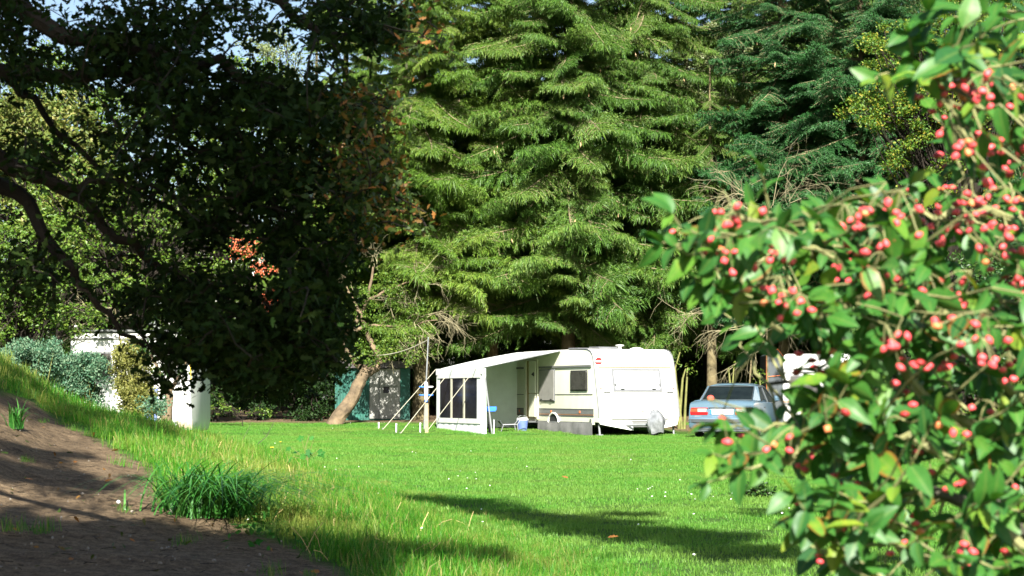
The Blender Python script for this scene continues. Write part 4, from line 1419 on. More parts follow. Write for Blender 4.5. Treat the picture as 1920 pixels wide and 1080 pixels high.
def second_caravan():
    p = at(1468, 800, 50.3); p.z = Z(p.x, p.y)
    t = empty('caravan', p, R(-11), 'white caravan with blue-grey side mostly hidden behind the berry bush', 'caravan')
    prof = [(-.22, .36), (-.30, .6), (-.20, 1.1), (-.05, 1.62), (.06, 1.95), (.22, 2.14), (.5, 2.22), (1.2, 2.25), (4.2, 2.25), (4.4, 2.1), (4.5, .36)]
    m = MB(); m.prism(prof, 'x', 0, 2.15); m.build('body', M['white'], t, bevel=.09, seg=3, smooth=True)
    def fs(x0, x1, z0, z1, pr, mt, nm, par=t):
        fy = lambda z: float(np.interp(z, [q[1] for q in prof[:8]], [q[0] for q in prof[:8]]))
        m = MB(); ya, yb = fy(z0), fy(z1)
        m.add([(x0, ya - pr, z0), (x1, ya - pr, z0), (x1, yb - pr, z1), (x0, yb - pr, z1), (x0, ya + .01, z0), (x1, ya + .01, z0), (x1, yb + .01, z1), (x0, yb + .01, z1)],
              [(0, 1, 2, 3), (7, 6, 5, 4), (0, 4, 5, 1), (1, 5, 6, 2), (2, 6, 7, 3), (3, 7, 4, 0)])
        return m.build(nm, M[mt], par)
    w = fs(.18, 1.0, 1.05, 1.66, .02, 'alu', 'window'); fs(.22, .96, 1.09, 1.62, .032, 'smoked', 'pane', w)
    w = fs(1.15, 1.98, 1.05, 1.66, .02, 'alu', 'window'); fs(1.19, 1.94, 1.09, 1.62, .032, 'smoked', 'pane', w)
    fs(.02, 2.1, .92, .965, .02, 'brownline', 'stripe'); fs(.02, 2.1, .86, .915, .015, 'grey', 'stripe')
    fs(.05, 2.1, 1.70, 1.74, .02, 'grey', 'gutter_strip')
    m = MB(); m.tube([(.3, .1, .33), (1.05, -1.3, .36)], .05, 6); m.tube([(1.8, .1, .33), (1.05, -1.3, .36)], .05, 6); m.build('drawbar', M['plasticwhite'], t)
    m = MB(); m.tube([(1.05, -1.1, .5), (1.05, -1.1, .02)], .03, 6); m.build('jockey_wheel', M['steel'], t)
    for x in (.12, 2.03):
        wh = MB(); wh.lathe([(.05, -.08), (.27, -.08), (.30, 0), (.27, .08), (.05, .08)], 18); o = wh.build('wheel', M['tyre'], t, True); o.location = (x, 2.3, .30); o.rotation_euler = (0, R(90), 0)
    # white ramp board on the ground by its drawbar
    q = hit(1428, 818)
    m = MB(); m.prism([(-.5, -.01), (.45, -.01), (.45, .09), (-.3, .07), (-.5, .02)], 'y', -.12, .12)
    o = m.build('ramp_board', M['plasticwhite'], None, bevel=.01); o.location = q; o.rotation_euler = (0, 0, R(-8))
    tag(o, 'white levelling ramp lying on the grass beside the car', 'ramp')
    # small dark tent with orange trim in the trees
    q = at(1453, 800, 58.5); q.z = Z(q.x, q.y)
    t = empty('tent', q, 0, 'grey cabin tent with orange edging in the shade behind the car', 'tent')
    m = MB(); m.prism([(-.24, 0), (.26, 0), (.26, 2.1), (.1, 2.3), (-.24, 2.12)], 'y', 0, 1.6); m.build('walls', M['cardark'], t)
    m = MB()
    m.tube([(-.25, -.02, .9), (-.25, -.02, 2.13), (.1, -.02, 2.32), (.27, -.02, 2.1)], .014, 6); m.tube([(-.25, -.02, 1.45), (.26, -.02, 1.5)], .012, 6)
    m.build('edging', M['orange'], t)


second_caravan()


# ------------------------------------------------------------------ shed, left trailer, far house
def shed():
    p = at(628, 788, 60.5); p.z = Z(p.x, p.y)
    t = empty('garden_shed', p, R(3), 'green metal shed with an off-white door behind the leaning tree', 'shed')
    k = 60.5 / FPX
    def X(px): return (px - 628) * k
    def zz(py): return (742 - py) * k + 1.1 - p.z
    H = zz(690)
    # green corrugated panels: each panel a part with raised ribs
    for (a, b) in [(628, 660), (661, 692)]:
        m = MB(); x0, x1 = X(a), X(b)
        n = 6; poly = []
        for i in range(n):
            u = x0 + (x1 - x0) * i / n; du = (x1 - x0) / n
            poly += [(u, 0), (u + du * .55, 0), (u + du * .65, -.03), (u + du * .9, -.03)]
        poly.append((x1, 0))
        poly += [(x1, .02), (x0, .02)]
        m.prism(poly, 'z', 0, H); m.build('wall_panel', M['greenmetal'], t)
    m = MB(); x0, x1 = X(750), X(768)
    m.box(x0, x1, -.01, .02, 0, H); m.build('wall_panel', M['greenmetal'], t)
    m = MB(); m.box(X(628), X(768), .021, 2.0, 0, H - .02); m.build('walls', M['greenmetal'], t)
    m = MB(); m.box(X(692.5), X(749.5), -.035, .02, .05, H - .02); d = m.build('door', M['greydoor'], t, bevel=.008)
    m = MB(); m.box(X(709.5), X(711), -.04, -.0355, .06, H - .04); m.build('door_seam', M['grey'], d)
    m = MB(); m.box(X(718), X(729), -.045, -.0355, zz(737), zz(725)); m.build('door_window', M['darkglass'], d)
    m = MB(); m.prism([(-.15, H), (2.2, H + .0), (2.2, H + .12), (-.15, H + .22)], 'x', X(622), X(772)); m.build('roof', M['rooftile'], t)
    # white tube roll lying on the roof edge
    return t


shed()


def trailer():
    Y = 44.0
    k = Y / FPX
    p = at(128, 790, Y); p.z = Z(p.x, p.y)
    t = empty('caravan', p, R(4), 'white caravan with a dark roof behind the clipped bushes', 'caravan')
    def X(px): return (px - 128) * k
    def zz(py): return (742 - py) * k + 1.1 - p.z
    zt_ = zz(623)
    prof = [(X(130), .2), (X(352), .2), (X(356), .5), (X(354), zt_ - .55), (X(346), zt_ - .2), (X(332), zt_ - .05), (X(310), zt_), (X(138), zt_), (X(130), zt_ - .15)]
    m = MB(); m.prism(prof, 'y', 0, 5.0); m.build('body', M['white'], t, bevel=.05, smooth=True)
    m = MB(); m.box(X(134), X(318), -.06, 4.9, zt_ + .005, zt_ + .06); m.build('roof', M['grey'], t, bevel=.015)
    m = MB(); m.box(X(128), X(330), -.03, -.004, zt_ - .17, zt_ - .13); m.build('gutter_strip', M['lightgrey'], t)
    m = MB(); m.lathe([(.04, 0), (.04, .12), (.07, .13), (.07, .17)], 10, (X(137), .4, zt_)); m.build('flue', M['plasticwhite'], t)
    fw = MB(); fw.box(X(150), X(206), -.03, -.004, zz(710), zz(660)); w = fw.build('window', M['alu'], t)
    fw = MB(); fw.box(X(152), X(204), -.045, -.031, zz(707), zz(663)); fw.build('pane', M['smoked'], w)
    fw = MB(); fw.box(X(322), X(334), -.02, -.004, zz(722), zz(690)); w = fw.build('window', M['grey'], t)
    m = MB(); m.box(X(130), X(354), -.02, -.004, .45, .50); m.build('stripe', M['lightgrey'], t)
    m = MB(); m.tube([(X(358), -.1, 0), (X(352), -.12, 1.4), (X(350), -.1, zt_ - .5)], .03, 6); m.build('corner_post', M['plasticwhite'], t)
    for (a, b) in [(680, 700), (702, 712)]:
        m = MB(); m.box(X(351), X(356), -.13, -.09, zz(b), zz(a)); m.build('reflector', M['yellow'], t)
    # blue panel leaning on the wall, and tan box
    q = at(278, 742, Y - 1.0)
    m = MB(); m.box(-.22, .22, -.02, .02, -.9, .38); o = m.build('leaning_board', M['bluegrey'], None, bevel=.008); o.location = q; o.rotation_euler = (R(-8), 0, 0)
    o.location.z = Z(q.x, q.y) + .9
    tag(o, 'blue-grey board leaning against the white caravan behind the olive bush', 'board')
    q = at(346, 780, 40.0); q.z = Z(q.x, q.y)
    t2 = empty('crate', q, R(12), 'tan crate standing on the lawn at the corner of the white caravan', 'crate')
    for i in range(3):
        m = MB(); m.box(-.16, .16, -.13, .13, .02 + .19 * i, .19 + .19 * i); m.build('board', M['tan'], t2, bevel=.01)
    # far white house
    q = at(300, 742, 84); q.z = Z(q.x, q.y)
    t = empty('house', q, R(-6), 'white rendered house glimpsed through the trees far behind', 'house')
    k2 = 84 / FPX
    w_ = 250 * k2; h1 = 5.4; h2 = 8.4
    m = MB(); m.prism([(0, 0), (w_, 0), (w_, h1), (w_ / 2, h2), (0, h1)], 'y', 0, 8); m.build('wall', M['render'], t)
    m = MB(); m.prism([(-.3, h1 - .15), (w_ / 2, h2 + .05), (w_ + .3, h1 - .15), (w_ + .3, h1 + .02), (w_ / 2, h2 + .25), (-.3, h1 + .02)], 'y', -.3, 8.3); m.build('roof', M['rooftile'], t)
    for x in (1.0, 3.6):
        for z in (1.0, 3.6):
            m = MB(); m.box(x, x + 1.0, -.03, -.004, z, z + 1.3); f = m.build('window', M['plasticwhite'], t)
            m = MB(); m.box(x + .08, x + .92, -.04, -.031, z + .08, z + 1.22); m.build('pane', M['carglass'], f)


trailer()

# ------------------------------------------------------------------ mid-distance trees and shrubs
def px_clumps(lst, Y, spread, rad, n):
    """clumps inside ellipses given in photograph pixels, spread in depth about Y"""
    out = []
    for (cx_, cy_, rx, ry, w) in lst:
        for _ in range(int(n * w)):
            a = random.uniform(0, 2 * math.pi); q = math.sqrt(random.random())
            p = at(cx_ + rx * q * math.cos(a), cy_ + ry * q * math.sin(a), Y + random.uniform(-spread, spread))
            out.append((p, random.uniform(*rad)))
    return out


def root(px, Y):
    b = at(px, 740, Y); b.z = Z(b.x, b.y)
    return b


def T(name, label, cat, px, Y, ell, mat, spread=1.5, rad=(.3, .65), n=40, leaf=.11, per=110, tr=.12, bark='bark_oak', topy=None, group=None, bare=0):
    b = root(px, Y)
    top = at(px, topy if topy is not None else ell[0][1], Y)
    return deciduous(name, label, cat, b, top, px_clumps(ell, Y, spread, rad, n), mat, leaf, per, tr, bark, group, bare=bare)


T('leafy_tree', 'bright green broadleaf tree behind the middle of the dark oak', 'tree', 420, 63, [(420, 330, 120, 130, 1), (360, 440, 130, 110, 1), (470, 200, 90, 90, .6)], 'green_leaf', 2, (.35, .7), 42, .12, 130, .16)
T('leafy_tree', 'slender pale tree reaching into the sky gap right of the oak top', 'tree', 545, 64, [(540, 150, 70, 90, 1), (570, 270, 70, 90, 1), (500, 90, 40, 40, .4)], 'pale_leaf', 1.5, (.3, .6), 24, .10, 110, .11)
T('leafy_tree', 'green broadleaf tree behind the oak limbs, over the white caravan', 'tree', 250, 56, [(230, 470, 150, 120, 1), (300, 330, 120, 130, 1), (140, 380, 90, 120, .7)], 'green_leaf', 2, (.35, .7), 42, .12, 130, .16)
T('golden_conifer', 'weeping golden conifer at the far side of the left trees', 'tree', 110, 62, [(90, 310, 130, 130, 1.4), (170, 400, 90, 110, 1), (40, 250, 80, 70, .7), (-60, 330, 90, 120, .7)], 'gold_conifer', 1.5, (.35, .65), 40, .17, 170, .14)
T('leafy_tree', 'tall mid green tree behind the golden conifer at the far left', 'tree', 70, 70, [(60, 190, 130, 110, 1.3), (180, 240, 110, 90, 1), (-40, 260, 100, 110, .7)], 'green_leaf', 1.6, (.4, .8), 40, .15, 150, .15)
T('leafy_shrub', 'bright green lit shrub at the left edge above the silver bush', 'shrub', 40, 42, [(30, 520, 110, 95, 1), (120, 560, 90, 70, .8), (-30, 600, 60, 60, .5)], 'green_leaf', 1.2, (.2, .42), 46, .085, 130, .07, bare=1)
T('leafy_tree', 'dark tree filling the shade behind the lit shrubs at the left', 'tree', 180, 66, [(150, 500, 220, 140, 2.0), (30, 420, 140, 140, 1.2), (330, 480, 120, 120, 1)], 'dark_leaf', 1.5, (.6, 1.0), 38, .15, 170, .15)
T('rowan_tree', 'rowan with orange-red berry clusters glimpsed through the oak leaves', 'tree', 500, 62.5, [(490, 520, 80, 95, 1), (560, 590, 60, 60, .7), (440, 480, 40, 50, .4)], 'green_leaf', 1.2, (.22, .45), 34, .10, 90, .09, bare=1)


def rowan_berries():
    P = []
    ce = [(450, 455), (470, 470), (455, 478), (485, 500), (492, 508), (515, 508), (525, 520), (500, 560), (505, 555), (490, 562), (512, 578), (522, 610), (590, 612), (640, 250), (470, 455), (520, 580), (440, 468), (545, 560)]
    for (px, py) in ce:
        c = at(px, py, 60.6 + random.uniform(-.3, .3))
        for _ in range(44):
            P.append((c.x + random.gauss(0, .14), c.y + random.gauss(0, .1), c.z + random.gauss(0, .10)))
    P = np.array(P)
    tv = np.array([(1, 0, 0), (-1, 0, 0), (0, 1, 0), (0, -1, 0), (0, 0, 1), (0, 0, -1)], float)
    tf = np.array([(0, 2, 4), (2, 1, 4), (1, 3, 4), (3, 0, 4), (2, 0, 5), (1, 2, 5), (3, 1, 5), (0, 3, 5)])
    V, F = scatter(P, frames(len(P)), rng.uniform(.025, .042, len(P)), tv, tf)
    tr = bpy.data.objects['rowan_tree']
    o = link('berries', np_mesh('berries', V - np.array(tr.location), F, M['rowan_berry'], smooth=True), tr)
    o['kind'] = 'stuff'


rowan_berries()

# dark evergreens closing the back of the lawn on the left
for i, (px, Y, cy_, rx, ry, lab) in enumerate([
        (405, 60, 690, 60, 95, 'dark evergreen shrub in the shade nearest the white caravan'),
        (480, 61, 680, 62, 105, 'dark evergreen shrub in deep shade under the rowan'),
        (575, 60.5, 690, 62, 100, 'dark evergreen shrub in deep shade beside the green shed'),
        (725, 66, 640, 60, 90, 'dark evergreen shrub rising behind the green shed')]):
    T('evergreen_shrub', lab, 'shrub', px, Y, [(px, cy_, rx, ry, 1)], 'shade_leaf', 1.0, (.3, .55), 46, .11, 150, .08, group='dark shrubs closing the back of the lawn')
# low lit sprigs at their feet
T('ground_shrub', 'low sprigs of lit leaves at the foot of the dark evergreens', 'shrub', 455, 57, [(450, 770, 90, 10, 1), (390, 750, 30, 30, .5)], 'green_leaf', .5, (.08, .18), 16, .07, 26, .015)

# trees at the right
T('birch_tree', 'pale small-leaved birch showing between the spruce and the dark firs', 'tree', 1335, 67, [(1335, 170, 45, 90, 1), (1360, 90, 40, 60, .6), (1310, 240, 40, 60, .6), (1380, 280, 50, 70, .5)], 'pale_leaf', 1.2, (.3, .5), 34, .10, 120, .10)
T('yellowing_tree', 'yellow-green hornbeam turning colour above the berry bush', 'tree', 1800, 50, [(1800, 150, 150, 120, 1.8), (1690, 205, 110, 40, 1.1), (1850, 50, 120, 80, 1), (1690, 100, 70, 60, .6), (1780, 320, 120, 80, .8)], 'yellow_leaf', 1.4, (.18, .42), 60, .085, 120, .12)
T('evergreen_shrub', 'dark green shrub in the shade behind the berry bush, right of the second caravan', 'shrub', 1720, 47, [(1720, 640, 140, 130, 1), (1850, 560, 110, 170, 1), (1650, 760, 60, 60, .4)], 'dark_leaf', 1.5, (.35, .7), 46, .11, 120, .09)
T('leafy_shrub', 'low green shrub on the lawn edge behind the lower berry branches', 'shrub', 1800, 33, [(1810, 820, 150, 60, 1), (1690, 800, 40, 30, .3)], 'green_leaf', 1.2, (.2, .4), 34, .08, 90, .05)
T('leafy_shrub', 'small dark leafy tuft growing alone on the lawn by the berry bush', 'shrub', 1405, 20.5, [(1412, 930, 34, 24, 1)], 'dark_leaf', .15, (.06, .12), 22, .05, 60, .012)


def dead(name, label, px, Y, starts, n, ln, r, cat='branch', depth=2, droop=.05, kids=4, trunk=True):
    """bare twiggy branches: starts = list of (px, py, dx, dz)"""
    b = root(px, Y)
    t = empty(name, b, 0, label, cat)
    for (sx, sy, dx, dz) in starts:
        mb = MB()
        for _ in range(n):
            a = at(sx + random.gauss(0, 6), sy + random.gauss(0, 6), Y + random.uniform(-.5, .5)) - b
            twigs(mb, a, Vector((dx, random.uniform(-.6, .2), dz)), ln * random.uniform(.7, 1.1), r, depth, .55, droop, 4, 3, kids)
        mb.build('twigs', M['deadtwig'], t)['kind'] = 'stuff'
    if trunk:
        m = MB(); m.tube([(0, 0, 0), tuple((at(starts[0][0], starts[0][1], Y) - b) * .6 + Vector((0, .4, 0))), tuple(at(starts[0][0], starts[0][1], Y) - b)], [.035, .025, .015], 6)
        m.build('trunk', M['bark_spruce'], t)
    return t


dead('dead_shrub', 'tangle of pale bare twigs hanging in front of the dark trunks by the car', 1400, 57.5, [(1420, 585, -1, .0), (1400, 610, -1, -.25), (1370, 575, -.8, .1), (1460, 590, .3, -.4), (1430, 640, -.7, -.5)], 2, 1.6, .015, 'shrub')
dead('dead_shrub', 'pale bare twigs sticking up between the fir and the spruce', 1440, 57.0, [(1440, 410, -.7, .2), (1450, 390, .2, .7), (1480, 380, .4, .3), (1420, 380, -.5, .4)], 3, 1.5, .015, 'shrub')
dead('dead_shrub', 'pale bare twigs above the roof of the caravan behind the bushes', 240, 43, [(215, 575, -.9, .2), (245, 590, -.7, -.1), (235, 620, -.5, .3), (180, 640, -1, .1)], 2, 1.1, .012, 'shrub', 2, .02)


# ------------------------------------------------------------------ leaning apple tree with bare twigs
def apple():
    Y = 58.0
    b = root(627, Y)
    t = empty('apple_tree', b, 0, 'leaning forked tree with flaky bark and a crown of bare twigs', 'tree')
    P = lambda x, y, d=0: at(x, y, Y + d) - b
    def limb(pts, r0, r1, nm='limb'):
        m = MB()
        q = []
        for i in range(len(pts) - 1):
            for s in range(3):
                q.append(Vector(pts[i]).lerp(Vector(pts[i + 1]), s / 3) + Vector((random.gauss(0, .02), random.gauss(0, .02), random.gauss(0, .02))))
        q.append(Vector(pts[-1]))
        m.tube(q, [r0 + (r1 - r0) * i / (len(q) - 1) for i in range(len(q))], 9)
        return m.build(nm, M['bark_apple'], t, True)
    limb([P(622, 800), P(640, 775), P(662, 745), P(676, 715), P(690, 695)], .25, .17, 'trunk')
    limb([P(690, 697), P(668, 680), P(652, 668), P(648, 650), P(662, 620), P(690, 560), P(700, 500)], .13, .035)
    limb([P(688, 699), P(706, 690), P(713, 680), P(704, 655), P(692, 635), P(680, 600), P(650, 540), P(640, 500)], .14, .035)
    limb([P(712, 682), P(728, 672), P(740, 665)], .05, .02)
    limb([P(664, 620), P(700, 610), P(770, 612), P(820, 600)], .06, .015)
    limb([P(690, 560), P(740, 540), P(790, 520)], .05, .012)
    st = [(820, 600, .8, -.15, 7), (790, 605, .5, -.4, 7), (770, 612, .2, -.6, 6), (800, 595, .9, .1, 5), (740, 545, .6, .3, 5), (700, 500, .1, .8, 5), (660, 540, -.4, .6, 5), (690, 560, .3, .6, 4), (790, 520, .8, .0, 5), (640, 500, -.3, .7, 4), (730, 620, .2, -.7, 5)]
    mb = MB()
    for (x, y, dx, dz, n) in st:
        for _ in range(n - 2):
            twigs(mb, P(x + random.gauss(0, 8), y + random.gauss(0, 8), random.uniform(-.4, .4)), (dx + random.gauss(0, .3), random.uniform(-.5, .3), dz + random.gauss(0, .3)), random.uniform(.6, 1.1), .014, 2, .6, .10, 4, 3, 4)
    mb.build('twigs', M['deadtwig'], t)['kind'] = 'stuff'
    cl = px_clumps([(720, 590, 80, 80, 1), (690, 660, 40, 20, .25), (760, 640, 60, 40, .5)], Y, .7, (.2, .45), 60)
    P_ = clump_points([tuple(c - b) for c, r in cl], [r for c, r in cl], 70)
    link('crown', leaf_mesh('crown', P_, .08, M['green_leaf']), t)['kind'] = 'stuff'
    # bare soil mound and grass at its foot stay with the lawn


apple()


# ------------------------------------------------------------------ clipped bushes before the left caravan
def bush(name, label, ell, Y, mat, n, leaf, per, px, upright=False):
    b = root(px, Y)
    cl = px_clumps(ell, Y, .45, (.10, .22), n)
    t = empty(name, b, 0, label, 'bush', 'clipped bushes before the left caravan')
    P = clump_points([tuple(c - b) for c, r in cl], [r for c, r in cl], per, 1.0)
    link('foliage', leaf_mesh('foliage', P, leaf, M[mat], T_KITE, (0, -.3, .2), (0, 0, 1.2)), t)['kind'] = 'stuff'
    mb = MB()
    for c, r in cl[::2]:
        mb.tube(wob((random.gauss(0, .08), random.gauss(0, .08), 0), c - b, 4, .08), taper(.018, .004, 5), 3, caps=False)
    mb.build('stems', M['stem'], t)['kind'] = 'stuff'
    return t


bush('silver_bush', 'silvery blue-green bush clipped round at the left end of the caravan', [(150, 715, 46, 46, 1), (165, 695, 30, 30, .5), (120, 705, 30, 40, .4)], 36, 'silver_leaf', 60, .055, 120, 150)
bush('silver_bush', 'silvery bush at the left edge on top of the bank', [(50, 690, 56, 42, 1), (95, 680, 20, 38, .3), (0, 700, 40, 40, .4)], 32, 'silver_leaf', 60, .055, 120, 50)
bush('olive_bush', 'tall olive-green bush in front of the doors of the left caravan', [(250, 700, 36, 50, 1), (245, 665, 28, 18, .4), (262, 750, 34, 36, .7)], 36, 'olive_leaf', 66, .05, 120, 255)
bush('lavender_bush', 'grey lavender clump below the olive bush', [(285, 765, 26, 14, 1)], 34, 'silver_leaf', 14, .05, 60, 285)


def small_trunk():
    b = root(312, 35)
    t = empty('small_tree', b, 0, 'small tree with a knobbly trunk in front of the left caravan', 'tree')
    P = lambda x, y: at(x, y, 35) - b
    m = MB(); m.tube([(0, 0, -.1), P(312, 770), P(317, 745), P(314, 728), P(306, 715)], [.13, .11, .085, .08, .06], 9); m.tube([P(316, 735), P(326, 722), P(332, 712)], [.05, .04, .03], 7); m.tube([P(306, 715), P(296, 690), P(280, 660)], [.05, .03, .02], 7); m.tube([P(330, 714), P(345, 690), P(360, 640)], [.03, .025, .015], 6)
    m.build('trunk', M['bark_apple'], t, True)
    cl = px_clumps([(320, 680, 35, 30, 1), (290, 650, 30, 20, .5), (350, 650, 30, 30, .5)], 35, .4, (.12, .22), 14)
    P_ = clump_points([tuple(c - b) for c, r in cl], [r for c, r in cl], 45)
    link('crown', leaf_mesh('crown', P_, .07, M['dark_leaf'], T_OAK), t)['kind'] = 'stuff'


small_trunk()


# ------------------------------------------------------------------ saplings between caravan and car
def sapling(label, px, Y, tops, leaves):
    b = root(px, Y)
    t = empty('sapling', b, 0, label, 'sapling', 'saplings between the caravan and the car')
    for pts in tops:
        m = MB(); q = [at(x, y, Y) - b for x, y in pts]; q[0].z = -.1
        m.tube(q, taper(.045, .018, len(q)), 7); m.build('stem', M['stem'], t, True)
    P = []
    for (x, y, s, n) in leaves:
        c = at(x, y, Y) - b
        P += [(c.x + random.gauss(0, s), c.y + random.gauss(0, s), c.z + random.gauss(0, s * .7)) for _ in range(n)]
    link('leaves', leaf_mesh('leaves', np.array(P), .10, M['green_leaf']), t)['kind'] = 'stuff'


sapling('thin yellow-barked double sapling at the front corner of the cream caravan', 1279, 55, [[(1279, 804), (1274, 760), (1268, 720), (1266, 690), (1275, 660)], [(1283, 804), (1285, 760), (1288, 710), (1289, 690)], [(1272, 740), (1280, 710), (1286, 690)]], [(1292, 690, .16, 26), (1270, 680, .12, 10), (1280, 655, .2, 16)])
sapling('slim green sapling stem rising behind the roof of the car', 1372, 55, [[(1374, 800), (1373, 730), (1376, 690)], [(1368, 800), (1369, 720), (1366, 690)]], [(1372, 690, .12, 10)])
sapling('leafy shoot standing against the dark behind the car roof', 1426, 52, [[(1426, 800), (1426, 740), (1424, 700)]], [(1424, 715, .10, 22), (1425, 700, .10, 16)])


# ------------------------------------------------------------------ the dark oak over the bank
OAK_E = [  # px, py, rx, ry, weight, brown
    (330, 60, 190, 70, 2.2, 0), (190, 150, 170, 70, .95, 0), (400, 240, 230, 120, 4.2, 0), (520, 410, 170, 130, 3.6, 0), (480, 590, 160, 95, 3.0, 0), (330, 560, 100, 105, 1.0, 0),
    (640, 40, 130, 55, 1.2, 0), (650, 330, 90, 140, 1.5, 1), (90, 90, 110, 80, .75, 0), (60, 290, 80, 40, .35, 0), (312, 690, 26, 46, .28, 0), (440, 705, 90, 30, .30, 0), (140, 480, 110, 90, .25, 0), (560, 180, 110, 70, .8, 0),
    (790, 60, 50, 50, .22, 1), (740, 400, 80, 45, .35, 1), (250, 380, 120, 80, .5, 0), (560, 520, 90, 90, 1.2, 0), (600, 640, 50, 50, .6, 0), (500, 670, 130, 50, 1.5, 0), (420, 640, 80, 60, .9, 0), (690, 210, 60, 60, .55, 1), (700, 300, 60, 90, .5, 1), (20, 30, 60, 40, .4, 0), (40, 520, 60, 50, .25, 0)]
OAK_HOLES = [(430, 60, 38), (545, 60, 42), (480, 100, 40), (60, 45, 30), (110, 115, 28), (410, 490, 38), (300, 420, 34), (520, 110, 36), (200, 210, 30), (470, 480, 36), (510, 520, 36), (420, 340, 30), (180, 300, 40), (70, 210, 45), (90, 400, 45), (250, 500, 30), (590, 120, 30), (330, 470, 26), (520, 560, 22), (560, 300, 22), (250, 260, 24), (350, 330, 20), (450, 420, 18), (380, 500, 24), (600, 260, 26), (570, 460, 18), (150, 60, 24), (280, 160, 18), (620, 420, 24), (120, 200, 26), (380, 130, 16), (350, 610, 20), (640, 520, 24), (210, 440, 30)]


def oak():
    bx, by = -3.7, 7.7
    b = Vector((bx, by, Z(bx, by)))
    t = empty('oak_tree', b, 0, 'large dark oak whose shaded boughs hang over the grassy bank', 'tree')
    Yc = 7.6
    P = lambda x, y, d=0.0: at(x, y, Yc + d * .58) - b
    crotch = Vector((.1, 0, 2.2))
    m = MB(); m.tube([(0, 0, -.2), (.05, 0, .3), (.1, 0, 1.0), (.1, 0, 2.2), (.2, .1, 3.9)], [.45, .36, .30, .26, .19], 12)
    m.build('trunk', M['bark_oak'], t, True)
    limbs = [
        [crotch, P(-120, 270), P(0, 303, -.1), P(95, 345), P(150, 372), P(222, 437), P(300, 500, .3), P(400, 580, .4), P(480, 640, .5)],
        [crotch, P(-140, 310, .3), P(0, 345, .3), P(50, 375, .2), P(110, 470, .1), P(135, 500), P(170, 560), P(215, 610), P(270, 650)],
        [crotch, P(-100, 110, .5), P(0, 135, .4), P(110, 140, .3), P(230, 135, .2), P(330, 180), P(450, 300, -.1), P(560, 420, -.2), P(640, 560, 0)],
        [Vector((.15, .05, 3.0)), P(-60, -40, -.4), P(120, 60, -.4), P(260, 90, -.3), P(420, 120, -.2), P(540, 200, -.1), P(650, 330, 0), P(720, 400, .2)],
        [Vector((.18, .08, 3.7)), P(100, -160, 0), P(330, -60, .1), P(500, -10, .2), P(575, 40, .2), P(640, 70, .2), P(740, 80, .3)],
        [P(0, 135, .4), P(60, 190, .5), P(120, 260, .6), P(200, 330, .7), P(330, 400, .6), P(430, 470, .5)],
        [P(50, 375, .2), P(75, 430, .3), P(80, 480, .4), P(100, 560, .4)],
        [P(230, 135, .2), P(330, 230, .4), P(420, 330, .5), P(500, 450, .5), P(560, 560, .4)],
        [P(95, 345), P(170, 350, -.2), P(260, 345, -.3), P(350, 380, -.4)],
    ]
    segs = []
    for k, L in enumerate(limbs):
        q = []
        for i in range(len(L) - 1):
            for s in range(3):
                q.append(Vector(L[i]).lerp(Vector(L[i + 1]), s / 3) + Vector((random.gauss(0, .012), random.gauss(0, .012), random.gauss(0, .014))))
        q.append(Vector(L[-1]))
        r0 = .072 if k < 5 else .022
        mb = MB(); mb.tube(q, [r0 + (.008 - r0) * (i / (len(q) - 1)) ** .45 for i in range(len(q))], 7)
        mb.build('limb', M['bark_oak'], t, True)
        segs += q[4:]
    S = np.array([tuple(s) for s in segs])
    ctr, br = [], []
    for (x, y, rx, ry, w, brn) in OAK_E:
        for _ in range(int(64 * w)):
            a = random.uniform(0, 2 * math.pi); q = math.sqrt(random.random())
            px, py = x + rx * q * math.cos(a), y + ry * q * math.sin(a)
            if any((px - hx) ** 2 + (py - hy) ** 2 < hr * hr for hx, hy, hr in OAK_HOLES): continue
            ctr.append(P(px, py, random.gauss(0, .75))); br.append(brn)
    # the crown goes on above and to the left of what the photograph shows
    for _ in range(170):
        px, py = random.uniform(-1000, 60), random.uniform(-500, -110)
        ctr.append(P(px, py, random.uniform(-1.6, 1.6))); br.append(0)
    for _ in range(40):
        ctr.append(P(random.uniform(-100, 420), random.uniform(-60, -10), random.uniform(-.6, .6))); br.append(0)
    # every spray grows from the nearest limb or from a spray nearer to a limb
    C = np.array([tuple(c) for c in ctr]); br = np.array(br)
    d0 = np.array([((S - c) ** 2).sum(1).min() for c in C])
    order = np.argsort(d0)
    nodes = S.copy()
    par = np.zeros_like(C)
    tw = MB()
    for i in order:
        d = ((nodes - C[i]) ** 2).sum(1)
        par[i] = nodes[int(np.argmin(d))]
        tw.tube(wob(par[i], C[i], 3, .14, -.04), [.0055, .004, .003, .002], 3, caps=False)
        nodes = np.vstack([nodes, C[i]])
    tw.build('twigs', M['bark_oak'], t)['kind'] = 'stuff'
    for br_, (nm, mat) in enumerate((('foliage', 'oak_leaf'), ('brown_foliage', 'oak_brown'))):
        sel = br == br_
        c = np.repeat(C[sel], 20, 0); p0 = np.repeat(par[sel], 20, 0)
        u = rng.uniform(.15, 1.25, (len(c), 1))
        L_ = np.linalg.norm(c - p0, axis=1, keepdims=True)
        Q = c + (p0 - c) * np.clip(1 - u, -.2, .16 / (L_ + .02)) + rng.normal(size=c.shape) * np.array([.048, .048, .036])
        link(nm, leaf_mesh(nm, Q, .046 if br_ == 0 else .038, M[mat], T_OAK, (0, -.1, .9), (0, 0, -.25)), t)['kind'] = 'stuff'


oak()


# ------------------------------------------------------------------ trees behind the viewpoint: they throw the shade seen in the foreground
def back(p, z):
    """the point at height z on the sun ray that ends at p"""
    return Vector(p) - SUN_V * ((Vector(p).z - z) / SUN_V.z)


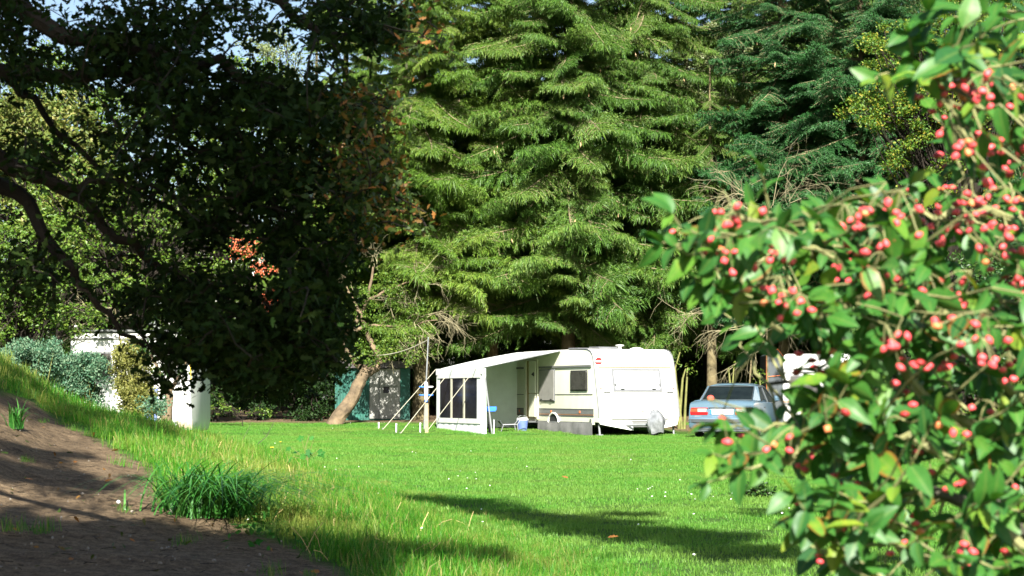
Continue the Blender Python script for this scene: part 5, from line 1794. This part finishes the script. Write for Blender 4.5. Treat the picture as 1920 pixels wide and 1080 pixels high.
def shade_trees():
    cr = []
    # the shade that lies over the oak and its bank side
    for _ in range(360):
        x, z = random.uniform(-2.2, -.70), random.uniform(.6, 2.6)
        if z < 1.8 and x < -1.55: continue
        cr.append((back((x, 7.6, z), random.uniform(10.5, 14.0)), random.uniform(.20, .32)))
    for _ in range(46):
        x, y = random.uniform(-5.4, -3.3), random.uniform(16.5, 20.5)
        cr.append((back((x, y, Z(x, y)), random.uniform(13.5, 16.5)), random.uniform(.2, .4)))
    t = deciduous('unseen_shade_tree', 'tall beech standing behind the viewpoint, shading the oak', 'tree', (-2.6, -8.5, 0), (-1.6, -7.0, 13), cr, 'dark_leaf', .15, 80, .3, limb_r=.12, every=9)
    # dapples on the path and the shaded bands over the lawn
    cr = []
    def patch(pxs, n, z0, z1, r=(.16, .3), j=14):
        for _ in range(n):
            i = random.randrange(len(pxs) - 1); f = random.random()
            px = pxs[i][0] + (pxs[i + 1][0] - pxs[i][0]) * f + random.gauss(0, j); py = pxs[i][1] + (pxs[i + 1][1] - pxs[i][1]) * f + random.gauss(0, j * .45)
            h = hit(px, min(py, 1300))
            if h.y > 24: continue
            cr.append((back(h, random.uniform(z0, z1)), random.uniform(*r)))
    patch([(0, 880), (120, 890), (230, 900)], 30, 7, 10, (.14, .25), 22)
    patch([(0, 960), (90, 990), (180, 1000), (330, 985)], 34, 7, 10, (.14, .25), 20)
    patch([(0, 1010), (200, 1030), (400, 1010), (330, 1060), (60, 1060)], 74, 7, 10, (.14, .25), 24)
    patch([(0, 830), (60, 850), (140, 850)], 16, 7, 10, (.14, .22), 14)
    patch([(80, 700), (160, 730), (260, 770), (130, 760)], 30, 9, 12, (.16, .28), 24)
    patch([(60, 740), (170, 780), (300, 810)], 16, 9, 12, (.16, .24), 16)
    patch([(780, 938), (900, 955), (1020, 975), (1150, 985), (1280, 1005), (1400, 1015)], 120, 7, 11, (.2, .36), 12)
    patch([(760, 936), (900, 945), (1060, 995), (1200, 1010), (1450, 1040)], 70, 7, 11, (.2, .34), 11)
    patch([(1280, 1035), (1500, 1040), (1800, 1060)], 44, 8, 12, (.18, .30), 12)
    patch([(1100, 965), (1250, 970)], 8, 8, 12, (.14, .22), 6)
    patch([(640, 1040), (800, 1045), (950, 1060)], 24, 8, 11, (.14, .25), 12)
    patch([(430, 1000), (600, 1030)], 12, 8, 11, (.14, .22), 12)
    patch([(1420, 960), (1700, 965)], 16, 8, 12, (.16, .26), 10)
    deciduous('unseen_shade_tree', 'beech standing behind the viewpoint, its low boughs dappling the path', 'tree', (-3.0, -3.5, 0), (-1.6, -1.5, 9.5), cr, 'dark_leaf', .11, 60, .2, limb_r=.10, every=14)

    # trees added out of view to block sky light and darken the oak
    for (bx, by, rad, n, lab) in [((-5.5), -9.5, 3.2, 70, 'unseen added tree behind the viewpoint, left of the path, blocking sky light'), (-10.5, 3.0, 3.0, 70, 'unseen added tree well left of the path, blocking sky light'), (-1.8, -11.0, 2.4, 50, 'unseen added tree straight behind the viewpoint, blocking sky light')]:
        cl = blob_clumps((bx, by, 5.2), (rad, rad, 4.2), n, .6, 1.0)
        deciduous('unseen_shade_tree', lab, 'tree', (bx, by, Z(bx, by)), (bx, by, 7), cl, 'dark_leaf', .2, 70, .25, every=3, limb_r=.2)


shade_trees()

# ------------------------------------------------------------------ spindle bush in the foreground
def leaf_shape(g, rnd):
    nr, nc = 7, 5
    V, E, Vn = [], [], []
    wmax = g.uniform(.21, .29); curl = g.uniform(.05, .35); fold = g.uniform(.1, .4); twist = g.uniform(-.35, .35); side = g.uniform(-.1, .1)
    for i in range(nr):
        x = i / (nr - 1)
        w = wmax * (math.sin(math.pi * min(1, x ** .82 * .97 + .03)) ** .8) * (1 if i < nr - 1 else 0) + .006
        for j in range(nc):
            v = (j - 2) / 2
            y = v * w * (1 + .05 * math.sin(i * 5 + j)) + side * x * x
            z = abs(v) * w * fold - curl * x * x + twist * v * w * x + .012 * math.sin(i * 2.1 + j)
            V.append((x, y, z)); E.append(abs(v)); Vn.append(1 - abs(v))
    F = [(i * nc + j, i * nc + j + 1, (i + 1) * nc + j + 1, (i + 1) * nc + j) for i in range(nr - 1) for j in range(nc - 1)]
    return np.array(V), np.array(F), np.array(E), np.array(Vn)


def spindle():
    base = Vector((1.75, 3.5, 0)); base.z = Z(base.x, base.y)
    t = empty('spindle_bush', base, 0, 'spindle bush close by, full of pink-red fruits and green leaves', 'bush')
    g = np.random.default_rng(77)
    P = lambda x, y, Y: at(x, y, Y) - base
    mains = [
        ([Vector((0, 0, -.1)), P(2150, 900, 3.4), P(1925, 985, 3.2), P(1780, 930, 3.1), P(1625, 885, 3.0)], .018, 'spindle_dark'),
        ([Vector((.05, 0, 0)), P(2250, 500, 3.5), P(2050, 300, 3.3), P(1900, 215, 3.1), P(1760, 160, 3.0), P(1700, 135, 3.0)], .012, 'spindle_wood'),
        ([Vector((-.05, 0, 0)), P(2020, 800, 3.5), P(1800, 660, 3.3), P(1840, 570, 3.2), P(1895, 505, 3.1)], .010, 'spindle_wood'),
        ([Vector((0, -.1, 0)), P(2100, 760, 3.3), P(1800, 600, 3.2), P(1640, 540, 3.1), P(1480, 440, 3.0), P(1380, 405, 2.95), P(1270, 460, 2.9)], .010, 'spindle_wood'),
        ([Vector((0, .1, 0)), P(2080, 1000, 3.2), P(1750, 760, 3.1), P(1610, 590, 3.0), P(1470, 560, 3.0), P(1350, 560, 2.95)], .010, 'spindle_wood'),
        ([Vector((0, 0, 0)), P(2000, 1100, 3.0), P(1700, 820, 3.0), P(1560, 800, 2.95), P(1480, 870, 2.9)], .009, 'spindle_wood'),
        ([Vector((0, 0, 0)), P(1900, 1150, 2.9), P(1720, 1050, 2.9), P(1610, 960, 2.9), P(1560, 1050, 2.85)], .009, 'spindle_wood'),
        ([Vector((0, .1, 0)), P(2150, 700, 3.8), P(1960, 420, 3.6), P(1820, 400, 3.5), P(1700, 400, 3.4), P(1560, 420, 3.3)], .010, 'spindle_wood'),
        ([Vector((.1, .1, 0)), P(2200, 300, 3.7), P(2000, 40, 3.5), P(1880, -40, 3.3)], .010, 'spindle_wood'),
        ([Vector((0, .1, 0)), P(2100, 620, 3.9), P(1920, 640, 3.8), P(1720, 700, 3.7), P(1560, 690, 3.6), P(1440, 720, 3.5)], .010, 'spindle_dark'),
    ]
    segs = []
    for L, r, mt in mains:
        q = []
        for i in range(len(L) - 1):
            for s in range(4):
                q.append(Vector(L[i]).lerp(Vector(L[i + 1]), s / 4) + Vector((random.gauss(0, .008), random.gauss(0, .008), random.gauss(0, .008))))
        q.append(Vector(L[-1]))
        m = MB(); m.tube(q, [r * (1.6 - 1.25 * (i / (len(q) - 1)) ** .7) for i in range(len(q))], 7)
        m.build('branch', M[mt], t, True)
        segs += q[3:]
    S = np.array([tuple(s) for s in segs])
    poly = [(1270, 455), (1350, 385), (1440, 425), (1560, 395), (1650, 360), (1735, 320), (1755, 235), (1720, 160), (1700, 80), (1770, 10), (1860, -60), (2080, -60), (2080, 1160), (1560, 1160), (1500, 1030), (1560, 960), (1430, 935), (1420, 860), (1370, 800), (1440, 700), (1330, 590), (1330, 520)]
    sparse = [(1690, -60), (2080, -60), (2080, 330), (1690, 330)]
    tips = []
    while len(tips) < 215:
        x, y = g.uniform(1240, 2080), g.uniform(-60, 1160)
        if not inpoly([x], [y], poly)[0]: continue
        if inpoly([x], [y], sparse)[0] and g.uniform() < .62: continue
        if x < 1560 and y > 620 and g.uniform() < .35: continue
        tips.append((x, y, g.uniform(2.6, 3.9)))
    tips += [(1425, 325, 2.9), (1240, 455, 2.85), (1335, 850, 2.8), (1325, 905, 2.75), (1345, 800, 2.85), (1700, 60, 2.9), (1715, 140, 2.9), (1640, 150, 2.9), (1740, 20, 2.9), (1850, 60, 2.9), (1490, 1000, 2.9), (1560, 1060, 2.9), (1530, 660, 2.9), (1560, 700, 2.8), (1580, 640, 2.9), (1600, 760, 2.8), (1545, 760, 2.9), (1620, 690, 3.0), (1570, 800, 2.8), (1640, 740, 2.9), (1590, 720, 2.75), (1540, 620, 2.8), (1610, 640, 2.8), (1570, 750, 3.1), (1260, 400, 2.85), (1340, 470, 2.85), (1300, 520, 2.9)]
    leaves = []
    tw = MB()
    for (x, y, Y) in tips:
        c = P(x, y, Y)
        d = ((S - np.array(tuple(c))) ** 2).sum(1) + g.uniform(0, .02, len(S))
        s = Vector(segs[int(np.argmin(d))])
        L = (c - s).length
        if L < .10:
            s = s + Vector((.1, .02, -.05))
        if L > .55:
            s = c + (s - c) * (.45 / L)
        q = wob(s, c, 6, .10, -.03)
        tw.tube(q, taper(.0034, .0014, 7), 4, caps=False)
        n = int(g.integers(4, 7))
        if x < 1330 and y < 300 or (1400 < x < 1440 and y < 330): n = 2
        dd = (c - s).normalized()
        for k in range(n):
            f = 1 - k / (n + .6) * .95
            i = min(int(f * 6), 5)
            p = q[i].lerp(q[i + 1], f * 6 - i)
            sd = dd.cross(Vector((g.normal(0, .6), -1 + g.normal(0, .4), .3 + g.normal(0, .5)))).normalized()
            for sgn in (1, -1):
                if g.uniform() < .10: continue
                T_ = (dd * g.uniform(.3, .9) + sd * sgn * g.uniform(.5, 1.1) + Vector((0, 0, -g.uniform(.1, .7)))).normalized()
                N_ = Vector((g.normal(-.1, .45), g.normal(-.55, .45), g.normal(.75, .45)))
                leaves.append((p, T_, N_, g.uniform(.034, .066) * (.8 if k == 0 else 1)))
            if k == 0:
                leaves.append((p, dd, Vector((g.normal(0, .4), -.5, .8)), g.uniform(.035, .055)))
    tw.build('twigs', M['spindle_wood'], t)['kind'] = 'stuff'
    variants = []
    for k in range(24):
        r = min(1, max(0, g.normal(.34, .22)))
        V, F, E, Vn = leaf_shape(g, r)
        variants.append((V, F, E, Vn, r, np_mesh('leaf', V, F, M['spindle_leaf'], {'rnd': np.full(len(V), r), 'edge': E, 'vein': Vn}, smooth=True)))

    def mat_of(p, T_, N_, s):
        X_ = Vector(T_).normalized(); Zv = Vector(N_); Zv = (Zv - X_ * Zv.dot(X_)).normalized(); Yv = Zv.cross(X_)
        m = Matrix(((X_.x, Yv.x, Zv.x, p.x), (X_.y, Yv.y, Zv.y, p.y), (X_.z, Yv.z, Zv.z, p.z), (0, 0, 0, 1)))
        return m @ Matrix.Scale(s, 4)

    def seen(p):
        w = p + base
        u = 960 + w.x / w.y * FPX
        v = 742 - (w.z - 1.1) / w.y * FPX
        return -30 < u < 1950 and -30 < v < 1110
    vis = [l for l in leaves if seen(l[0])]
    vis.sort(key=lambda l: -(l[3] / (l[0].y + base.y)))
    own = set(id(l) for l in vis[:300])
    AV, AF, AR, AE, AN = [], [], [], [], []
    nb = 0
    for l in leaves:
        V, F, E, Vn, r, me = variants[int(g.integers(0, len(variants)))]
        mw = mat_of(*l)
        if id(l) in own:
            o = bpy.data.objects.new('leaf', me); COL.objects.link(o); o.parent = t; o.matrix_local = mw
        else:
            A = np.array(mw)
            AV.append(V @ A[:3, :3].T + A[:3, 3]); AF.append(F + nb); nb += len(V)
            AR.append(np.full(len(V), r)); AE.append(E * 0); AN.append(Vn)
    if AV:
        link('foliage', np_mesh('foliage', np.vstack(AV), np.vstack(AF), M['spindle_leaf'], {'rnd': np.concatenate(AR), 'edge': np.concatenate(AE), 'vein': np.concatenate(AN)}, smooth=True), t)['kind'] = 'stuff'

    # four-lobed fruits hanging in clusters
    def fruit(mat):
        V, F = [], []
        n, rows = 12, 6
        for i in range(rows + 1):
            ph = math.pi * i / rows
            for k in range(n):
                a = 2 * math.pi * k / n
                rr = math.sin(ph) * (1 + .20 * math.cos(4 * a))
                V.append((rr * math.cos(a), rr * math.sin(a), .78 * math.cos(ph) * (1 - .12 * math.sin(ph))))
        for i in range(rows):
            for k in range(n):
                k2 = (k + 1) % n
                F.append((i * n + k, i * n + k2, (i + 1) * n + k2, (i + 1) * n + k))
        return np_mesh('berry', np.array(V), np.array(F), mat, smooth=True)
    kinds = [fruit(M['berry_pink']), fruit(M['berry_pink']), fruit(M['berry_pink']), fruit(M['berry_orange']), fruit(M['berry_dark'])]
    cl = [(1800, 165, 12), (1850, 180, 10), (1780, 195, 9), (1868, 150, 5), (1905, 195, 4), (1800, 272, 7), (1830, 285, 5), (1880, 255, 4), (1905, 292, 5), (1850, 345, 5), (1805, 372, 5), (1770, 392, 3), (1870, 392, 5), (1900, 440, 6), (1690, 400, 6), (1590, 425, 6), (1660, 420, 6),
          (1615, 462, 3), (1642, 468, 3), (1770, 440, 4), (1802, 445, 4), (1836, 440, 4), (1885, 480, 5), (1318, 436, 9), (1345, 458, 8), (1388, 425, 8), (1358, 398, 2), (1420, 468, 9), (1452, 480, 5), (1365, 487, 4), (1572, 515, 4), (1470, 560, 7), (1492, 592, 4),
          (1670, 512, 6), (1690, 522, 3), (1760, 550, 4), (1820, 548, 5), (1772, 605, 2), (1826, 626, 6), (1902, 700, 4), (1806, 664, 5), (1832, 678, 4), (1640, 645, 5), (1676, 652, 5), (1756, 690, 4), (1850, 790, 4), (1565, 785, 2), (1480, 842, 4), (1500, 872, 4), (1572, 888, 6),
          (1770, 830, 3), (1600, 952, 2), (1648, 962, 4), (1586, 1002, 3), (1622, 1022, 4), (1842, 972, 4), (1882, 900, 2), (1842, 1062, 5), (1800, 1040, 3), (1905, 600, 3), (1912, 530, 3), (1528, 868, 2), (1655, 385, 2), (1700, 640, 2), (1440, 545, 2), (1335, 790, 1), (1355, 818, 1), (1365, 822, 1)]
    st = MB(); nn = 0; extra = []
    for (x, y, n) in cl:
        Y = 2.72 + g.uniform(0, .35) if y < 520 else 2.65 + g.uniform(0, .7)
        c = P(x, y, Y)
        hub = c + Vector((g.normal(0, .01), .01, .035))
        d = ((S - np.array(tuple(hub))) ** 2).sum(1); s = Vector(segs[int(np.argmin(d))])
        if (s - hub).length > .3: s = hub + (s - hub) * (.3 / (s - hub).length)
        st.tube(wob(s, hub, 3, .1), [.0022, .002, .0018, .0015], 4, caps=False)
        pts = []
        for _ in range(n):
            for _try in range(30):
                sp = .007 + .0030 * n ** .75
                p = c + Vector((g.normal(0, sp * 1.25), g.normal(0, sp * .8), g.normal(0, sp * .7)))
                if all((p - q_).length > .0125 for q_ in pts): break
            pts.append(p)
            st.tube([hub, hub.lerp(p, .5) + Vector((0, 0, .006)), p], .0009, 3, caps=False)
            k = int(g.choice(5, p=[.32, .29, .24, .08, .07]))
            if nn < 300:
                o = link('berry', kinds[k], t, p, (g.normal(0, .6), g.normal(0, .6), g.uniform(0, 6)), float(g.uniform(.0054, .0076)))
            else:
                extra.append((p, k))
            nn += 1
    st.build('fruit_stalks', M['spindle_wood'], t)['kind'] = 'stuff'
    # further fruits, paired and single, deeper in the bush
    for _ in range(150):
        x, y = g.uniform(1500, 1930), g.uniform(120, 1070)
        if not inpoly([x], [y], poly)[0]: continue
        c = P(x, y, g.uniform(2.8, 3.7))
        for _k in range(int(g.integers(1, 4))):
            extra.append((c + Vector((g.normal(0, .010), g.normal(0, .01), g.normal(0, .010))), int(g.choice(5, p=[.28, .2, .17, .2, .15]))))
    V, F, MI, nb = [], [], [], 0
    for p, k in extra:
        me = kinds[k]
        v = np.zeros(len(me.vertices) * 3, np.float32); me.vertices.foreach_get('co', v)
        f = np.zeros(len(me.loops), np.int32); me.loops.foreach_get('vertex_index', f)
        v = v.reshape(-1, 3) * g.uniform(.0054, .0076) + np.array(tuple(p))
        V.append(v); F.append(f.reshape(-1, 4) + nb); nb += len(v); MI.append(np.full(len(f) // 4, {0: 0, 1: 0, 2: 0, 3: 1, 4: 2}[k]))
    link('fruits', np_mesh('fruits', np.vstack(V), np.vstack(F), [M['berry_pink'], M['berry_orange'], M['berry_dark']], mi=np.concatenate(MI), smooth=True), t)['kind'] = 'stuff'
    return nn


spindle()


# ------------------------------------------------------------------ plants and scraps on the bank
def arching(n, h, spread, core, w, g, segs=5, lean=None):
    V, F, Rn = [], [], []
    for i in range(n):
        b = np.array([g.normal(0, core), g.normal(0, core), -.02])
        th = g.uniform(0, 2 * math.pi)
        d = np.array([math.cos(th), math.sin(th), 0]) + (np.array(lean) if lean is not None else 0)
        L = h * g.uniform(.6, 1.15); sp = spread * g.uniform(.4, 1.2)
        sd = np.array([-d[1], d[0], 0]); sd /= np.linalg.norm(sd) + 1e-6
        k0 = len(V)
        for s in range(segs + 1):
            u = s / segs
            p = b + d * sp * L * u ** 1.5 + np.array([0, 0, 1]) * L * (u - .62 * u ** 2.4 * min(1.3, sp * 1.5))
            ww = w * (1 - u ** 1.6) + .0006
            V += [p - sd * ww, p + sd * ww]
        for s in range(segs):
            F.append((k0 + 2 * s, k0 + 2 * s + 1, k0 + 2 * s + 3, k0 + 2 * s + 2))
        Rn += [g.uniform(0, 1)] * (2 * (segs + 1))
    return np.array(V), np.array(F), np.array(Rn)


def bank_plants():
    g = np.random.default_rng(5)
    p = hit(385, 962)
    V, F, Rn = arching(460, .70, 1.35, .14, .0066, g, 7, (.5, -.15, 0))
    o = link('grass_tuft', np_mesh('grass_tuft', V, F, M['tuftgrass'], {'rnd': Rn}), None, p)
    tag(o, 'big arching tuft of deep green grass where the dirt path meets the bank', 'grass tuft')
    for (px, py, n, h, sp, lab) in [(293, 932, 5, .34, .18, 'few broad upright grass shoots at the edge of the dirt path'), (30, 800, 60, .3, .6, 'dark leafy weed tuft at the top edge of the dirt path'), (1000, 1072, 40, .16, .6, None)]:
        if lab is None: continue
        V, F, Rn = arching(n, h, sp, .025, .008, g, 5)
        o = link('grass_tuft', np_mesh('grass_tuft', V, F, M['tuftgrass'], {'rnd': Rn}), None, hit(px, py))
        tag(o, lab, 'grass tuft')
    # leafy weed on the ridge
    b = hit(578, 897)
    t = empty('leafy_weed', b, 0, 'small maple-leaved weed standing against the lawn on the bank ridge', 'weed')
    Y = b.y
    P = lambda x, y: at(x, y, Y) - b
    m = MB()
    m.tube([(0, 0, -.03), P(577, 865), P(573, 838), P(580, 815)], taper(.006, .003, 4), 5)
    for q in [(556, 850), (598, 842), (545, 838), (590, 818), (565, 822), (605, 848), (548, 856)]:
        m.tube([P(576, 862), P(*q)], .0025, 4)
    m.build('stem', M['stem'], t)
    for (x, y, s) in [(556, 850, .09), (598, 842, .10), (545, 838, .06), (588, 818, .06), (566, 828, .09), (605, 848, .06), (548, 857, .08), (577, 842, .09), (572, 852, .09), (582, 852, .08)]:
        V_, F_ = scatter(np.array([tuple(P(x, y))]), frames(1, (0, -.8, .6), (0, 0, -.4), .5), [s], np.array([(0, 0, 0), (.15, .3, .02), (.35, .22, 0), (.55, .48, .02), (.68, .2, 0), (1, 0, -.05), (.68, -.2, 0), (.55, -.48, .02), (.35, -.22, 0), (.15, -.3, .02)], float),
                         np.array([(0, 1, 2), (2, 3, 4), (4, 5, 6), (6, 7, 8), (8, 9, 0), (0, 2, 8), (2, 4, 6), (2, 6, 8)]))
        link('leaf', np_mesh('leaf', V_, F_, M['weed_leaf'], {'rnd': np.full(len(V_), g.uniform(0, 1))}), t)
    # yellow flowers
    for (x, y, lab) in [(526, 829, 'upper yellow flower on the bank ridge'), (510, 840, 'lower yellow flower on the bank ridge, left of the weed')]:
        q = hit(x, y + 30)
        t2 = empty('yellow_flower', q, 0, lab, 'flower', 'yellow flowers on the ridge')
        e = at(x, y, q.y) - q
        m = MB(); m.tube([(0, 0, -.02), tuple(e * .5 + Vector((.01, 0, 0))), tuple(e)], .003, 4); m.build('stem', M['stem'], t2)
        m = MB(); m.lathe([(.004, -.004), (.022, .006), (.018, .010), (.005, .008)], 9, tuple(e)); m.build('petals', M['yellow'], t2)
    # bare twigs on the ridge
    b = hit(455, 838)
    t = empty('bare_twig', b, 0, 'bare forked twigs sticking up from the bank ridge', 'twig')
    m = MB()
    P = lambda x, y: at(x, y, b.y) - b
    m.tube([P(440, 842), P(455, 825), P(468, 800), P(470, 792)], [.008, .006, .004, .003], 5); m.tube([P(484, 832), P(500, 818), P(512, 795), P(515, 788)], [.009, .007, .005, .003], 5); m.tube([P(500, 818), P(492, 806)], [.004, .002], 4)
    m.build('twigs', M['spindle_dark'], t)
    a = hit(168, 752)
    m = MB(); q = at(206, 716, a.y) - a
    m.tube([(-.05, 0, -.05), tuple(q * .5 + Vector((0, 0, -.02))), tuple(q)], [.022, .018, .012], 7)
    o = m.build('fallen_stick', M['bark_oak'], None, True); o.location = a
    tag(o, 'dark stick leaning out of the grass on top of the bank', 'stick')
    # white ball on the path
    h = hit(222, 946)
    m = MB(); m.lathe([(.004, -.012), (.011, -.006), (.013, .0), (.011, .007), (.004, .012)], 10)
    o = m.build('white_pebble', M['plasticwhite'], None, True); o.location = h + Vector((0, 0, .015))
    tag(o, 'small round white pebble on the dirt path', 'pebble')
    # litter: leaves, pebbles, crumbs
    A, B_, S_ = [], [], []
    for _ in range(420):
        h = hit(g.uniform(-20, 600), g.uniform(790, 1078))
        if not inpoly([h.x], [h.y], DIRT)[0]: continue
        (A if g.uniform() < .35 else (B_ if g.uniform() < .5 else S_)).append((h.x, h.y, h.z + .008))
    V, F = scatter(np.array(A), frames(len(A), (0, 0, 1.6)), g.uniform(.02, .06, len(A)), *T_OAK)
    tag(link('fallen_leaves', np_mesh('fallen_leaves', V, F, M['oak_brown'], {'rnd': np.repeat(g.uniform(.3, 1, len(A)), len(T_OAK[0]))})), kind='stuff')
    tv = np.array([(1, 0, 0), (-1, 0, 0), (0, .8, 0), (0, -.8, 0), (0, 0, .6), (0, 0, -.6)], float)
    tf = np.array([(0, 2, 4), (2, 1, 4), (1, 3, 4), (3, 0, 4), (2, 0, 5), (1, 2, 5), (3, 1, 5), (0, 3, 5)])
    V, F = scatter(np.array(B_), frames(len(B_)), g.uniform(.004, .013, len(B_)), tv, tf)
    tag(link('gravel', np_mesh('gravel', V, F, M['stone'])), kind='stuff')
    m = MB()
    for s in S_:
        a = g.uniform(0, 6.28); l = g.uniform(.02, .09)
        m.tube([s, (s[0] + math.cos(a) * l, s[1] + math.sin(a) * l, s[2] + g.uniform(0, .012))], .0022, 3)
    m.build('twig_litter', M['bark_oak'], None)['kind'] = 'stuff'
    # dry stalks through the bank grass
    m = MB()
    for _ in range(70):
        h = hit(g.uniform(330, 900), g.uniform(850, 1060))
        if inpoly([h.x], [h.y], DIRT)[0] or (2.92 - .2 * h.y) - h.x < 0: continue
        a = g.uniform(0, 6.28); l = g.uniform(.10, .24); e = g.uniform(.3, 1.3)
        m.tube([h, h + Vector((math.cos(a) * l * .5 * math.cos(e), math.sin(a) * l * .5 * math.cos(e), l * .5 * math.sin(e) + .02)), h + Vector((math.cos(a) * l * math.cos(e), math.sin(a) * l * math.cos(e), l * math.sin(e)))], .0022, 3, caps=False)
    m.build('dry_stalks', M['straw'], None)['kind'] = 'stuff'
    # creeping leaves at the foot of the bank
    Q = []
    for _ in range(240):
        x, y = g.uniform(430, 660), g.uniform(935, 1030)
        if g.uniform() > .35 + .5 * (abs(x - 500) < 70): continue
        h = hit(x, y); Q.append((h.x, h.y, h.z + g.uniform(.01, .07)))
    o = link('creeping_weeds', leaf_mesh('creeping_weeds', np.array(Q), .05, M['weed_leaf'], T_KITE, (0, -.2, 1.2)))
    o['kind'] = 'stuff'
    # single brown leaves on the lawn
    for (x, y, lab) in [(1053, 903, 'fallen tan leaf lying in the middle of the lawn'), (1160, 1024, 'fallen tan leaf in the shaded band of the lawn')]:
        h = hit(x, y)
        V, F = scatter(np.zeros((1, 3)), frames(1, (0, -.6, 1.2), spread=.2), [.09], *T_OAK)
        o = link('fallen_leaf', np_mesh('fallen_leaf', V, F, M['oak_brown'], {'rnd': np.full(len(V), .9)}), None, h + Vector((0, 0, .07)))
        tag(o, lab, 'leaf', 'fallen leaves on the lawn')


bank_plants()
